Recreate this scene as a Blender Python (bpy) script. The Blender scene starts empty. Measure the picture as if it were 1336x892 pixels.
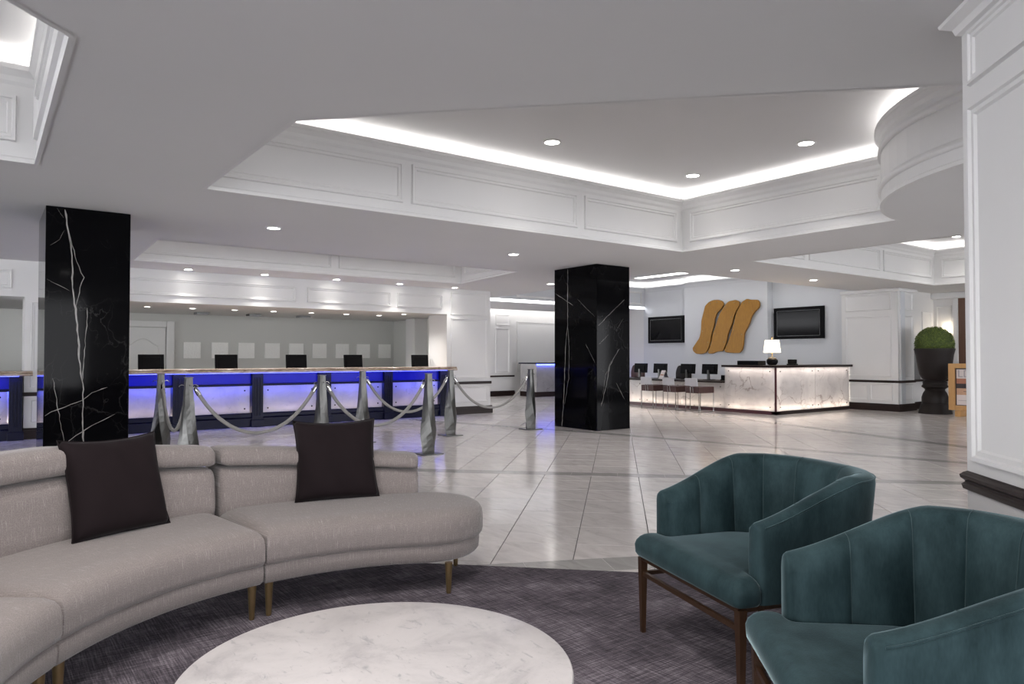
import bpy, bmesh, math, random
from math import sin, cos, pi, radians, sqrt, atan2, hypot
from mathutils import Vector, Matrix
from mathutils.geometry import tessellate_polygon

C = bpy.context.scene.collection
S = bpy.context.scene
random.seed(7)

# ------------------------------------------------------------------ camera
cam = bpy.data.objects.new('camera', bpy.data.cameras.new('camera'))
C.objects.link(cam)
cam.location = (0, 0, 1.28)
cam.rotation_euler = (radians(90) + math.atan(19 / 930), 0, -radians(36.6))
cam.data.sensor_width = 36
cam.data.lens = 930 / 1336 * 36
cam.data.clip_start = 0.05
S.camera = cam

# ------------------------------------------------------------------ world, exposure
w = bpy.data.worlds.new('world'); S.world = w; w.use_nodes = True
w.node_tree.nodes['Background'].inputs[0].default_value = (0.95, 0.96, 1.0, 1)
w.node_tree.nodes['Background'].inputs[1].default_value = 1.8
S.view_settings.view_transform = 'Standard'
S.view_settings.look = 'None'
S.view_settings.gamma = 1
S.view_settings.exposure = 1.92
S.cycles.max_bounces = 8
S.cycles.diffuse_bounces = 5
S.cycles.glossy_bounces = 4
S.cycles.caustics_reflective = False
S.cycles.caustics_refractive = False
S.cycles.sample_clamp_indirect = 4
S.cycles.use_denoising = True
COVE = 3.9          # strength of the cove strips
SPOT = 18.0         # watts of a downlight


# ------------------------------------------------------------------ helpers
def tag(o, label=None, cat=None, group=None, kind=None):
    if label: o['label'] = label
    if cat: o['category'] = cat
    if group: o['group'] = group
    if kind: o['kind'] = kind
    return o


def thing(name, label, cat, loc=(0, 0, 0), rz=0, group=None):
    o = bpy.data.objects.new(name, None)
    C.objects.link(o)
    o.empty_display_size = 0.1
    o.location = loc
    o.rotation_euler = (0, 0, rz)
    return tag(o, label, cat, group)


def obj(name, bm, m, parent=None, smooth=False, angle=None):
    me = bpy.data.meshes.new(name)
    bmesh.ops.recalc_face_normals(bm, faces=bm.faces)
    if smooth:
        for f in bm.faces: f.smooth = True
        if angle:
            for e in bm.edges:
                if len(e.link_faces) == 2 and e.calc_face_angle(0) > radians(angle): e.smooth = False
    bm.to_mesh(me); bm.free()
    o = bpy.data.objects.new(name, me)
    for mm in (m if isinstance(m, (list, tuple)) else [m]): me.materials.append(mm)
    C.objects.link(o)
    if parent: o.parent = parent
    return o


def struct(name, bm, m, parent=None, **k):
    o = obj(name, bm, m, parent, **k)
    if not parent: o['kind'] = 'structure'
    return o


def copy_tree(o, parent=None):
    c = o.copy(); C.objects.link(c); c.parent = parent
    for ch in [x for x in bpy.data.objects if x.parent == o]: copy_tree(ch, c)
    return c


def B(): return bmesh.new()


def box(bm, x0, x1, y0, y1, z0, z1, bev=0, mat=None):
    vs = [bm.verts.new((x, y, z)) for z in (z0, z1) for y in (y0, y1) for x in (x0, x1)]
    fs = [bm.faces.new([vs[i] for i in q]) for q in
          ((0, 2, 3, 1), (4, 5, 7, 6), (0, 1, 5, 4), (2, 6, 7, 3), (0, 4, 6, 2), (1, 3, 7, 5))]
    if bev:
        bmesh.ops.bevel(bm, geom=list({e for f in fs for e in f.edges}), offset=bev, segments=2, affect='EDGES', profile=0.5)
    if mat is not None:
        bmesh.ops.transform(bm, matrix=mat, verts=vs)
    return bm


def prism(bm, pts, z0, z1):
    a = [bm.verts.new((p[0], p[1], z0)) for p in pts]
    b = [bm.verts.new((p[0], p[1], z1)) for p in pts]
    n = len(pts)
    for i in range(n): bm.faces.new((a[i], a[(i + 1) % n], b[(i + 1) % n], b[i]))
    bm.faces.new(a[::-1]); bm.faces.new(b)
    return bm


def loft(bm, rings, closed=True, cap0=True, cap1=True):
    R = [[bm.verts.new(p) for p in r] for r in rings]
    n = len(R[0])
    for i in range(len(R) - 1):
        for j in range(n if closed else n - 1):
            k = (j + 1) % n
            bm.faces.new((R[i][j], R[i][k], R[i + 1][k], R[i + 1][j]))
    if cap0 and closed: bm.faces.new(R[0][::-1])
    if cap1 and closed: bm.faces.new(R[-1])
    return R


def lathe(bm, prof, n=32, c=(0, 0)):
    rings = [[(c[0] + r * cos(2 * pi * j / n), c[1] + r * sin(2 * pi * j / n), z) for j in range(n)] for r, z in prof]
    return loft(bm, rings)


def tube(bm, pts, r, n=10):
    pts = [Vector(p) for p in pts]
    rings = []
    up = Vector((0, 0, 1))
    for i, p in enumerate(pts):
        t = (pts[min(i + 1, len(pts) - 1)] - pts[max(i - 1, 0)]).normalized()
        a = t.cross(up)
        if a.length < 1e-3: a = t.cross(Vector((1, 0, 0)))
        a.normalize(); b = a.cross(t).normalized()
        rr = r[i] if isinstance(r, (list, tuple)) else r
        rings.append([p + (a * cos(2 * pi * j / n) + b * sin(2 * pi * j / n)) * rr for j in range(n)])
    return loft(bm, rings)


def bar(bm, a, b, wa, wb=None):
    """square bar from a to b, half widths wa / wb"""
    wb = wa if wb is None else wb
    a = Vector(a); b = Vector(b); t = (b - a).normalized()
    u = t.cross(Vector((0, 0, 1)))
    if u.length < 1e-2: u = Vector((1, 0, 0))
    u.normalize(); v = u.cross(t)
    rings = [[p + u * sx * q + v * sy * q for sx, sy in ((-1, -1), (1, -1), (1, 1), (-1, 1))] for p, q in ((a, wa), (b, wb))]
    return loft(bm, rings)


def offset(pts, d):
    """offset a closed polygon outwards (CCW) by d with mitres"""
    n = len(pts)
    area = sum(pts[i][0] * pts[(i + 1) % n][1] - pts[(i + 1) % n][0] * pts[i][1] for i in range(n))
    sg = 1 if area > 0 else -1
    out = []
    for i in range(n):
        p0, p1, p2 = Vector(pts[i - 1][:2]), Vector(pts[i][:2]), Vector(pts[(i + 1) % n][:2])
        e1 = (p1 - p0).normalized(); e2 = (p2 - p1).normalized()
        n1 = Vector((e1.y, -e1.x)) * sg; n2 = Vector((e2.y, -e2.x)) * sg
        m = (n1 + n2)
        if m.length < 1e-6: m = n1
        m.normalize()
        out.append(tuple(p1 + m * d / max(0.35, m.dot(n1))))
    return out


def flat(bm, outer, holes, zf):
    polys = [[Vector((p[0], p[1], 0)) for p in outer]] + [[Vector((p[0], p[1], 0)) for p in h] for h in holes]
    vs = [bm.verts.new((p.x, p.y, zf(p.x, p.y))) for q in polys for p in q]
    for t in tessellate_polygon(polys):
        try: bm.faces.new([vs[i] for i in t])
        except ValueError: pass
    return bm


# ------------------------------------------------------------------ materials
def mat(name, col=(0.8, 0.8, 0.8), rough=0.5, metal=0, **kw):
    m = bpy.data.materials.new(name); m.use_nodes = True
    b = m.node_tree.nodes['Principled BSDF']
    b.inputs['Base Color'].default_value = (*col, 1)
    b.inputs['Roughness'].default_value = rough
    b.inputs['Metallic'].default_value = metal
    for k, v in kw.items():
        b.inputs[k.replace('_', ' ')].default_value = v
    return m


class N:
    """small node-tree builder"""
    def __init__(s, m):
        s.t = m.node_tree; s.b = s.t.nodes['Principled BSDF']
    def n(s, typ, **kw):
        x = s.t.nodes.new(typ)
        for k, v in kw.items(): setattr(x, k, v)
        return x
    def link(s, a, b): s.t.links.new(a, b)
    def coord(s, which='Object', scale=(1, 1, 1), rot=(0, 0, 0), add=None):
        c = s.n('ShaderNodeTexCoord').outputs[which]
        if add is not None:
            v = s.n('ShaderNodeVectorMath', operation='ADD'); s.link(c, v.inputs[0]); s.link(add, v.inputs[1]); c = v.outputs[0]
        mp = s.n('ShaderNodeMapping'); s.link(c, mp.inputs[0])
        mp.inputs['Scale'].default_value = scale; mp.inputs['Rotation'].default_value = rot
        return mp.outputs[0]
    def noise(s, vec, scale=5, detail=4, rough=0.5, dist=0):
        x = s.n('ShaderNodeTexNoise'); s.link(vec, x.inputs['Vector'])
        x.inputs['Scale'].default_value = scale; x.inputs['Detail'].default_value = detail
        x.inputs['Roughness'].default_value = rough; x.inputs['Distortion'].default_value = dist
        return x.outputs['Fac']
    def ramp(s, fac, stops):
        x = s.n('ShaderNodeValToRGB'); s.link(fac, x.inputs[0]); e = x.color_ramp.elements
        while len(e) < len(stops): e.new(0.5)
        for q, (p, c) in zip(e, stops):
            q.position = p; q.color = (*c, 1) if len(c) == 3 else c
        return x.outputs[0]
    def mix(s, fac, a, b, mode='MIX'):
        x = s.n('ShaderNodeMix', data_type='RGBA', blend_type=mode)
        for v, i in ((fac, 0), (a, 6), (b, 7)):
            if isinstance(v, (int, float)): x.inputs[i].default_value = v
            elif isinstance(v, tuple): x.inputs[i].default_value = (*v, 1)
            else: s.link(v, x.inputs[i])
        return x.outputs[2]
    def math(s, op, a, b=0.0):
        x = s.n('ShaderNodeMath', operation=op)
        for v, i in ((a, 0), (b, 1)):
            if isinstance(v, (int, float)): x.inputs[i].default_value = v
            else: s.link(v, x.inputs[i])
        return x.outputs[0]
    def bump(s, h, strength=0.2, dist=0.01):
        x = s.n('ShaderNodeBump'); s.link(h, x.inputs['Height'])
        x.inputs['Strength'].default_value = strength; x.inputs['Distance'].default_value = dist
        s.link(x.outputs[0], s.b.inputs['Normal'])
    def col(s, c): s.link(c, s.b.inputs['Base Color'])
    def vein(s, vec, scale, width, dist=0.6, nscale=2.0):
        """thin voronoi-edge veins, returns 0..1 mask"""
        nz = s.n('ShaderNodeTexNoise'); s.link(vec, nz.inputs['Vector']); nz.inputs['Scale'].default_value = nscale; nz.inputs['Detail'].default_value = 5
        sc = s.n('ShaderNodeVectorMath', operation='SCALE'); s.link(nz.outputs['Color'], sc.inputs[0]); sc.inputs['Scale'].default_value = dist
        ad = s.n('ShaderNodeVectorMath', operation='ADD'); s.link(vec, ad.inputs[0]); s.link(sc.outputs[0], ad.inputs[1])
        v = s.n('ShaderNodeTexVoronoi', feature='DISTANCE_TO_EDGE'); s.link(ad.outputs[0], v.inputs['Vector']); v.inputs['Scale'].default_value = scale
        return s.ramp(v.outputs['Distance'], [(0, (1, 1, 1)), (width, (0, 0, 0))])


M = {}
M['wall'] = mat('white_wall_paint', (0.74, 0.74, 0.745), 0.45)
k = N(M['wall']); k.col(k.mix(k.noise(k.coord(), 1.3, 3), (0.635, 0.63, 0.625), (0.675, 0.67, 0.665)))
M['ceil'] = mat('ceiling_paint', (0.66, 0.655, 0.655), 0.85)
k = N(M['ceil']); k.col(k.mix(k.noise(k.coord(), 0.8, 3), (0.64, 0.635, 0.635), (0.68, 0.675, 0.675)))
M['grey_wall'] = mat('pale_grey_wall_paint', (0.56, 0.575, 0.60), 0.7)
k = N(M['grey_wall']); k.col(k.mix(k.noise(k.coord(), 1.1, 3), (0.55, 0.565, 0.59), (0.58, 0.595, 0.62)))
M['office'] = mat('office_wall_paint', (0.55, 0.555, 0.53), 0.8)
k = N(M['office']); k.col(k.mix(k.noise(k.coord(), 1.1, 3), (0.53, 0.535, 0.51), (0.57, 0.575, 0.55)))
M['white_door'] = mat('white_door_paint', (0.66, 0.66, 0.645), 0.5)
k = N(M['white_door']); k.col(k.mix(k.noise(k.coord(), 1.5, 3), (0.65, 0.65, 0.635), (0.68, 0.68, 0.665)))
M['dark_wood'] = mat('dark_stained_wood', (0.025, 0.014, 0.013), 0.35, Specular_IOR_Level=0.2)
k = N(M['dark_wood']); k.col(k.mix(k.noise(k.coord(scale=(1, 1, 14)), 3, 5), (0.009, 0.005, 0.005), (0.024, 0.013, 0.011)))
M['brown_door'] = mat('brown_wood_veneer', (0.12, 0.06, 0.035), 0.45)
k = N(M['brown_door']); k.col(k.mix(k.noise(k.coord(scale=(6, 6, 0.6)), 4, 6), (0.085, 0.042, 0.026), (0.17, 0.09, 0.055)))
M['oak'] = mat('honey_oak', (0.5, 0.28, 0.1), 0.45)
k = N(M['oak']); k.col(k.mix(k.noise(k.coord(scale=(5, 5, 0.8)), 5, 5), (0.42, 0.22, 0.075), (0.56, 0.33, 0.13)))

# black marble
m = M['black_marble'] = mat('black_marble', (0.003, 0.003, 0.0035), 0.08, Specular_IOR_Level=0.07)
k = N(m); v = k.coord(scale=(1, 1, 0.75), rot=(0.3, 0.5, 0.2))
a = k.vein(v, 1.6, 0.012, 0.9, 1.6); a2 = k.vein(v, 3.3, 0.018, 0.7, 3)
mask = k.ramp(k.noise(v, 1.1, 3), [(0.46, (0, 0, 0)), (0.66, (1, 1, 1))])
mask2 = k.ramp(k.noise(v, 2.3, 3), [(0.52, (0, 0, 0)), (0.7, (1, 1, 1))])
f = k.math('ADD', k.math('MULTIPLY', a, k.math('MULTIPLY', mask, 0.07)), k.math('MULTIPLY', a2, k.math('MULTIPLY', mask2, 0.10)))
k.col(k.mix(f, (0.0022, 0.0022, 0.0028), (0.30, 0.29, 0.28)))
M['vein'] = mat('pale_calcite_vein', (0.5, 0.48, 0.46), 0.12, Specular_IOR_Level=0.15)
k = N(M['vein']); k.col(k.mix(k.noise(k.coord(), 9, 4), (0.12, 0.115, 0.11), (0.5, 0.48, 0.46)))

# floor tile: pale marble
def tile_mat(name, c0, c1, c2, rough):
    m = mat(name, c0, rough)
    k = N(m)
    gi = k.n('ShaderNodeNewGeometry'); oi = k.n('ShaderNodeObjectInfo')
    rnd = k.math('ADD', gi.outputs['Random Per Island'], oi.outputs['Random'])
    cx = k.n('ShaderNodeCombineXYZ'); k.link(k.math('MULTIPLY', rnd, 37.0), cx.inputs[0]); k.link(k.math('MULTIPLY', rnd, 19.0), cx.inputs[1]); k.link(k.math('MULTIPLY', rnd, 53.0), cx.inputs[2])
    geo = k.n('ShaderNodeVectorMath', operation='ADD'); k.link(gi.outputs['Position'], geo.inputs[0]); k.link(cx.outputs[0], geo.inputs[1])
    mp = k.n('ShaderNodeMapping'); k.link(geo.outputs[0], mp.inputs[0]); mp.inputs['Rotation'].default_value = (0, 0, radians(-45)); mp.inputs['Scale'].default_value = (3.2, 1.0, 1)
    cloud = k.noise(mp.outputs[0], 2.6, 6, 0.6, 1.2)
    base = k.ramp(cloud, [(0.3, c1), (0.5, c0), (0.72, c2)])
    mp2 = k.n('ShaderNodeMapping'); k.link(geo.outputs[0], mp2.inputs[0]); mp2.inputs['Rotation'].default_value = (0, 0, radians(-38)); mp2.inputs['Scale'].default_value = (1.8, 0.7, 1)
    vn = k.vein(mp2.outputs[0], 1.5, 0.03, 1.1, 2.2)
    vm = k.math('MULTIPLY', vn, k.ramp(k.noise(mp.outputs[0], 1.7, 2), [(0.5, (0, 0, 0)), (0.75, (0.55, 0.55, 0.55))]))
    c = k.mix(vm, base, tuple(x * 0.6 for x in c1))
    tint = k.math('ADD', 0.93, k.math('MULTIPLY', k.math('FRACT', k.math('MULTIPLY', rnd, 7.31)), 0.12))
    tc = k.n('ShaderNodeCombineColor')
    for i in range(3): k.link(tint, tc.inputs[i])
    k.col(k.mix(1.0, c, tc.outputs[0], 'MULTIPLY'))
    k.link(k.math('ADD', rough - 0.03, k.math('MULTIPLY', cloud, 0.07)), k.b.inputs['Roughness'])
    return m
M['tile'] = tile_mat('polished_pale_marble_tile', (0.76, 0.715, 0.695), (0.65, 0.605, 0.585), (0.84, 0.795, 0.77), 0.13)
M['band'] = tile_mat('grey_marble_tile', (0.45, 0.435, 0.42), (0.39, 0.375, 0.365), (0.50, 0.485, 0.47), 0.13)
M['grout'] = mat('dark_grout', (0.11, 0.105, 0.10), 0.8)
k = N(M['grout']); k.col(k.mix(k.noise(k.coord(), 30, 3), (0.05, 0.047, 0.045), (0.08, 0.077, 0.075)))

# carpet
m = M['carpet'] = mat('woven_carpet', (0.06, 0.05, 0.065), 0.95, Specular_IOR_Level=0.15)
k = N(m)
s1 = k.noise(k.coord(scale=(3.0, 70, 1), rot=(0, 0, radians(30))), 2.0, 4, 0.65)
s2 = k.noise(k.coord(scale=(70, 3.0, 1), rot=(0, 0, radians(30))), 2.0, 4, 0.65)
patch = k.noise(k.coord(), 2.6, 3, 0.6); patch2 = k.noise(k.coord(rot=(0, 0, 1)), 4.1, 3, 0.6)
def streak(n_, pt): return k.ramp(k.math('ADD', n_, k.math('MULTIPLY', k.math('SUBTRACT', pt, 0.5), 0.5)), [(0.42, (0, 0, 0)), (0.68, (1, 1, 1))])
mx = k.math('ADD', k.math('MULTIPLY', streak(s1, patch), 0.55), k.math('MULTIPLY', streak(s2, patch2), 0.55))
fine = k.noise(k.coord(), 240, 2)
st = k.ramp(mx, [(0.0, (0.052, 0.044, 0.054)), (0.45, (0.14, 0.120, 0.14)), (1.0, (0.33, 0.29, 0.325))])
k.col(k.mix(0.5, st, k.ramp(fine, [(0.3, (0.3, 0.3, 0.3)), (0.7, (1, 1, 1))]), 'MULTIPLY')); k.bump(k.math('ADD', fine, mx), 0.5, 0.004)

# sofa fabric (UV in metres: u along the sofa, v up the surface)
m = M['sofa'] = mat('taupe_slub_fabric', (0.25, 0.21, 0.195), 0.9, Specular_IOR_Level=0.2, Sheen_Weight=0.25)
k = N(m)
fl = k.noise(k.coord('UV', (420, 15, 1)), 1.0, 3, 0.6)
fl2 = k.noise(k.coord('UV', (18, 160, 1)), 1.0, 2, 0.5)
wv = k.noise(k.coord('UV', (260, 200, 1)), 1.0, 3, 0.7)
big = k.noise(k.coord('UV', (5, 5, 1)), 1.0, 3)
base = k.mix(big, (0.22, 0.19, 0.181), (0.265, 0.23, 0.219))
base = k.mix(k.ramp(wv, [(0.35, (0.6, 0.6, 0.6)), (0.62, (0, 0, 0))]), base, (0.10, 0.083, 0.08))
base = k.mix(k.ramp(fl, [(0.58, (0, 0, 0)), (0.72, (0.6, 0.6, 0.6))]), base, (0.50, 0.46, 0.44))
base = k.mix(k.ramp(fl2, [(0.6, (0, 0, 0)), (0.8, (0.25, 0.25, 0.25))]), base, (0.42, 0.38, 0.36))
k.col(base); k.bump(wv, 0.35, 0.002)

m = M['plum'] = mat('plum_black_velvet', (0.011, 0.007, 0.008), 0.85, Specular_IOR_Level=0.12, Sheen_Weight=0.04, Sheen_Roughness=0.4)
k = N(m); k.col(k.mix(k.noise(k.coord(), 7, 4), (0.008, 0.005, 0.006), (0.014, 0.009, 0.010))); k.bump(k.noise(k.coord(), 220, 2), 0.15, 0.002)
m = M['velvet'] = mat('teal_velvet', (0.01, 0.025, 0.03), 0.7, Sheen_Weight=0.5, Sheen_Roughness=0.28, Specular_IOR_Level=0.12)
m.node_tree.nodes['Principled BSDF'].inputs['Sheen Tint'].default_value = (0.6, 0.8, 0.85, 1)
k = N(m); nap = k.ramp(k.noise(k.coord(scale=(1, 1, 0.45)), 5.0, 5, 0.65), [(0.36, (0, 0, 0)), (0.66, (1, 1, 1))]); pile = k.noise(k.coord(scale=(1, 1, 0.25)), 190, 2)
k.col(k.mix(k.math('ADD', k.math('MULTIPLY', nap, 0.7), k.math('MULTIPLY', pile, 0.3)), (0.005, 0.014, 0.016), (0.036, 0.066, 0.073))); k.bump(pile, 0.2, 0.002)
M['velvet_seam'] = mat('teal_velvet_seam', (0.10, 0.17, 0.18), 0.7)
k = N(M['velvet_seam']); k.col(k.mix(k.noise(k.coord(), 60, 2), (0.018, 0.040, 0.044), (0.036, 0.068, 0.073)))
M['brass'] = mat('antique_brass', (0.26, 0.18, 0.09), 0.35, 0.85)
k = N(M['brass']); k.col(k.mix(k.noise(k.coord(), 20, 3), (0.20, 0.135, 0.065), (0.33, 0.235, 0.12)))
M['bronze'] = mat('bronze_brown_wood', (0.075, 0.036, 0.018), 0.35, 0.25)
k = N(M['bronze']); k.col(k.mix(k.noise(k.coord(scale=(8, 8, 1)), 12, 4), (0.028, 0.013, 0.007), (0.062, 0.030, 0.014)))
m = M['carrara'] = mat('white_carrara_marble', (0.7, 0.68, 0.68), 0.28)
k = N(m); v = k.coord()
cl = k.ramp(k.noise(v, 4.5, 8, 0.68, 0.5), [(0.34, (0.36, 0.34, 0.345)), (0.50, (0.47, 0.445, 0.445)), (0.68, (0.52, 0.49, 0.49))])
sp = k.ramp(k.noise(k.coord(rot=(0, 0, 0.6), scale=(2.2, 1, 1)), 15, 7, 0.68, 0.8), [(0.57, (0, 0, 0)), (0.68, (0.75, 0.75, 0.75))])
k.col(k.mix(sp, cl, (0.24, 0.24, 0.25)))
M['steel'] = mat('hammered_brushed_steel', (0.30, 0.30, 0.295), 0.36, 0.85)
k = N(M['steel']); k.col(k.mix(k.noise(k.coord(scale=(1, 1, 0.3)), 14, 4), (0.085, 0.085, 0.081), (0.155, 0.155, 0.15))); k.bump(k.noise(k.coord(), 22, 3), 0.35, 0.01)
M['chrome'] = mat('chrome', (0.6, 0.6, 0.6), 0.15, 1.0)
k = N(M['chrome']); k.col(k.mix(k.noise(k.coord(), 12, 2), (0.55, 0.55, 0.55), (0.66, 0.66, 0.66)))
M['rope'] = mat('grey_woven_rope', (0.24, 0.235, 0.225), 0.6)
k = N(M['rope']); k.col(k.mix(k.noise(k.coord(), 160, 2), (0.17, 0.165, 0.155), (0.32, 0.31, 0.30)))
M['counter'] = mat('brown_beige_marble', (0.33, 0.25, 0.19), 0.2)
k = N(M['counter']); k.col(k.ramp(k.noise(k.coord(scale=(1, 1, 3)), 4.5, 7, 0.65, 1.0), [(0.35, (0.20, 0.13, 0.095)), (0.5, (0.36, 0.28, 0.215)), (0.66, (0.52, 0.45, 0.38))]))
M['navy'] = mat('navy_black_lacquer', (0.004, 0.005, 0.02), 0.35, Specular_IOR_Level=0.15)
k = N(M['navy']); k.col(k.mix(k.noise(k.coord(), 3, 3), (0.003, 0.0035, 0.015), (0.006, 0.007, 0.026)))
M['apron'] = mat('led_blue_apron', (0.01, 0.012, 0.3), 0.22, Specular_IOR_Level=0.12)  # desk apron: the LEDs' blue light is put into its base colour
k = N(M['apron']); k.col(k.mix(k.noise(k.coord(), 3, 3), (0.008, 0.010, 0.22), (0.013, 0.016, 0.30)))


def onyx(name, c0, c1, cv, vs=1.0):
    m = bpy.data.materials.new(name); m.use_nodes = True
    k = N(m); v = k.coord(rot=(0.2, 0.1, 0.3))
    cl = k.ramp(k.noise(v, 2.0, 6, 0.6, 0.6), [(0.3, c0), (0.65, c1)])
    vn = k.math('MULTIPLY', k.vein(v, 1.3, 0.022, 1.0, 2.0), k.ramp(k.noise(v, 1.2, 2), [(0.42, (0, 0, 0)), (0.6, (vs, vs, vs))]))
    sp = k.ramp(k.noise(v, 11, 4, 0.6, 0.5), [(0.64, (0, 0, 0)), (0.72, (0.35, 0.35, 0.35))])
    c = k.mix(vn, k.mix(sp, cl, cv), cv)
    d = k.n('ShaderNodeBsdfDiffuse'); t = k.n('ShaderNodeBsdfTranslucent'); g = k.n('ShaderNodeBsdfGlossy')
    g.inputs['Roughness'].default_value = 0.15
    k.link(c, d.inputs[0]); k.link(c, t.inputs[0])
    a = k.n('ShaderNodeMixShader'); a.inputs[0].default_value = 0.55; k.link(d.outputs[0], a.inputs[1]); k.link(t.outputs[0], a.inputs[2])
    b = k.n('ShaderNodeMixShader'); b.inputs[0].default_value = 0.04; k.link(a.outputs[0], b.inputs[1]); k.link(g.outputs[0], b.inputs[2])
    k.t.nodes.remove(k.b)
    k.link(b.outputs[0], k.t.nodes['Material Output'].inputs[0])
    return m
M['onyx'] = onyx('backlit_white_onyx', (0.62, 0.60, 0.60), (0.80, 0.78, 0.77), (0.26, 0.20, 0.18), 0.7)
M['onyx_desk'] = onyx('backlit_speckled_onyx', (0.48, 0.465, 0.50), (0.62, 0.60, 0.63), (0.26, 0.27, 0.33), 0.25)
M['red_plinth'] = mat('dark_red_wood', (0.075, 0.015, 0.02), 0.35)
k = N(M['red_plinth']); k.col(k.mix(k.noise(k.coord(), 4, 3), (0.055, 0.012, 0.016), (0.095, 0.019, 0.025)))
M['seat_red'] = mat('dark_red_brown_leather', (0.06, 0.022, 0.020), 0.5)
k = N(M['seat_red']); k.col(k.mix(k.noise(k.coord(), 6, 3), (0.045, 0.017, 0.015), (0.075, 0.028, 0.025)))
M['pad'] = mat('pale_grey_pad', (0.52, 0.51, 0.53), 0.6)
k = N(M['pad']); k.col(k.mix(k.noise(k.coord(), 6, 3), (0.49, 0.48, 0.50), (0.56, 0.55, 0.57)))
M['black'] = mat('black_plastic', (0.006, 0.006, 0.007), 0.45, Specular_IOR_Level=0.05)
k = N(M['black']); k.col(k.mix(k.noise(k.coord(), 6, 3), (0.004, 0.004, 0.005), (0.009, 0.009, 0.010)))
M['screen'] = mat('dark_glass_screen', (0.004, 0.004, 0.005), 0.1, Specular_IOR_Level=0.12)
k = N(M['screen']); k.col(k.mix(k.noise(k.coord(), 2, 2), (0.003, 0.003, 0.004), (0.006, 0.006, 0.007)))
M['canvas'] = mat('off_white_plaster', (0.64, 0.64, 0.615), 0.8)
k = N(M['canvas']); h = k.noise(k.coord(), 9, 4, 0.6, 1.5); k.col(k.mix(h, (0.78, 0.78, 0.75), (0.86, 0.86, 0.84))); k.bump(h, 0.6, 0.03)
M['amber'] = mat('amber_gold_metal', (0.42, 0.20, 0.025), 0.42, 0.35)
k = N(M['amber']); k.col(k.mix(k.noise(k.coord(scale=(1, 6, 1.2)), 6, 5, 0.6, 0.6), (0.17, 0.075, 0.006), (0.38, 0.18, 0.018)))
M['planter'] = mat('espresso_ceramic', (0.015, 0.011, 0.010), 0.45, Specular_IOR_Level=0.2)
k = N(M['planter']); k.col(k.mix(k.noise(k.coord(), 5, 3), (0.010, 0.008, 0.007), (0.018, 0.013, 0.012)))
M['leaf'] = mat('boxwood_leaf', (0.05, 0.11, 0.015), 0.6)
k = N(M['leaf']); k.col(k.mix(k.n('ShaderNodeNewGeometry').outputs['Random Per Island'], (0.025, 0.05, 0.005), (0.15, 0.20, 0.03)))
M['paper'] = mat('poster_paper', (0.68, 0.62, 0.60), 0.7)
k = N(M['paper']); k.col(k.mix(k.noise(k.coord(), 8, 2), (0.66, 0.60, 0.58), (0.70, 0.64, 0.62)))
M['print_dark'] = mat('dark_print', (0.035, 0.03, 0.035), 0.7)
k = N(M['print_dark']); k.col(k.mix(k.noise(k.coord(), 9, 3), (0.025, 0.022, 0.026), (0.06, 0.045, 0.045)))
M['print_red'] = mat('red_brown_print', (0.42, 0.14, 0.08), 0.7)
k = N(M['print_red']); k.col(k.mix(k.noise(k.coord(), 9, 3), (0.3, 0.12, 0.08), (0.5, 0.22, 0.13)))
M['print_tan'] = mat('tan_print', (0.5, 0.3, 0.19), 0.7)
k = N(M['print_tan']); k.col(k.mix(k.noise(k.coord(), 9, 3), (0.45, 0.27, 0.17), (0.58, 0.36, 0.24)))
M['print_grey'] = mat('grey_print', (0.36, 0.33, 0.35), 0.7)
k = N(M['print_grey']); k.col(k.mix(k.noise(k.coord(), 9, 3), (0.34, 0.31, 0.33), (0.40, 0.37, 0.39)))
M['plaque'] = mat('brushed_grey_metal', (0.22, 0.225, 0.23), 0.45, 0.5)
k = N(M['plaque']); k.col(k.mix(k.noise(k.coord(scale=(1, 1, 0.1)), 40, 2), (0.19, 0.195, 0.2), (0.25, 0.255, 0.26)))
m = M['shade'] = mat('lit_linen_shade', (0.8, 0.72, 0.6), 0.8, Emission_Strength=1.1)
m.node_tree.nodes['Principled BSDF'].inputs['Emission Color'].default_value = (1, 0.84, 0.63, 1)
k = N(m); k.col(k.mix(k.noise(k.coord(), 60, 2), (0.75, 0.67, 0.55), (0.85, 0.77, 0.65)))


def glow(name, col, s):
    m = bpy.data.materials.new(name); m.use_nodes = True
    b = m.node_tree.nodes['Principled BSDF']
    b.inputs['Base Color'].default_value = (0.8, 0.8, 0.8, 1)
    b.inputs['Emission Color'].default_value = (*col, 1); b.inputs['Emission Strength'].default_value = s
    return m
M['led'] = glow('white_led_strip', (1.0, 0.975, 0.95), COVE)
M['down'] = glow('downlight_lens', (1.0, 0.97, 0.92), 9.0)
M['bulb'] = glow('warm_bulb', (1.0, 0.85, 0.65), 9.0)
M['led_blue'] = glow('blue_led_strip', (0.03, 0.05, 1.0), 3.0)
M['led_warm'] = glow('warm_led_strip', (1.0, 0.8, 0.62), 5.0)


def area(name, loc, sx, sy, power, col, rot=(0, 0, 0), spread=180, parent=None):
    l = bpy.data.lights.new(name, 'AREA'); l.shape = 'RECTANGLE'; l.size = sx; l.size_y = sy
    l.energy = power; l.color = col; l.spread = radians(spread)
    o = bpy.data.objects.new(name, l); C.objects.link(o); o.location = loc; o.rotation_euler = rot
    if parent: o.parent = parent
    return o


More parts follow.
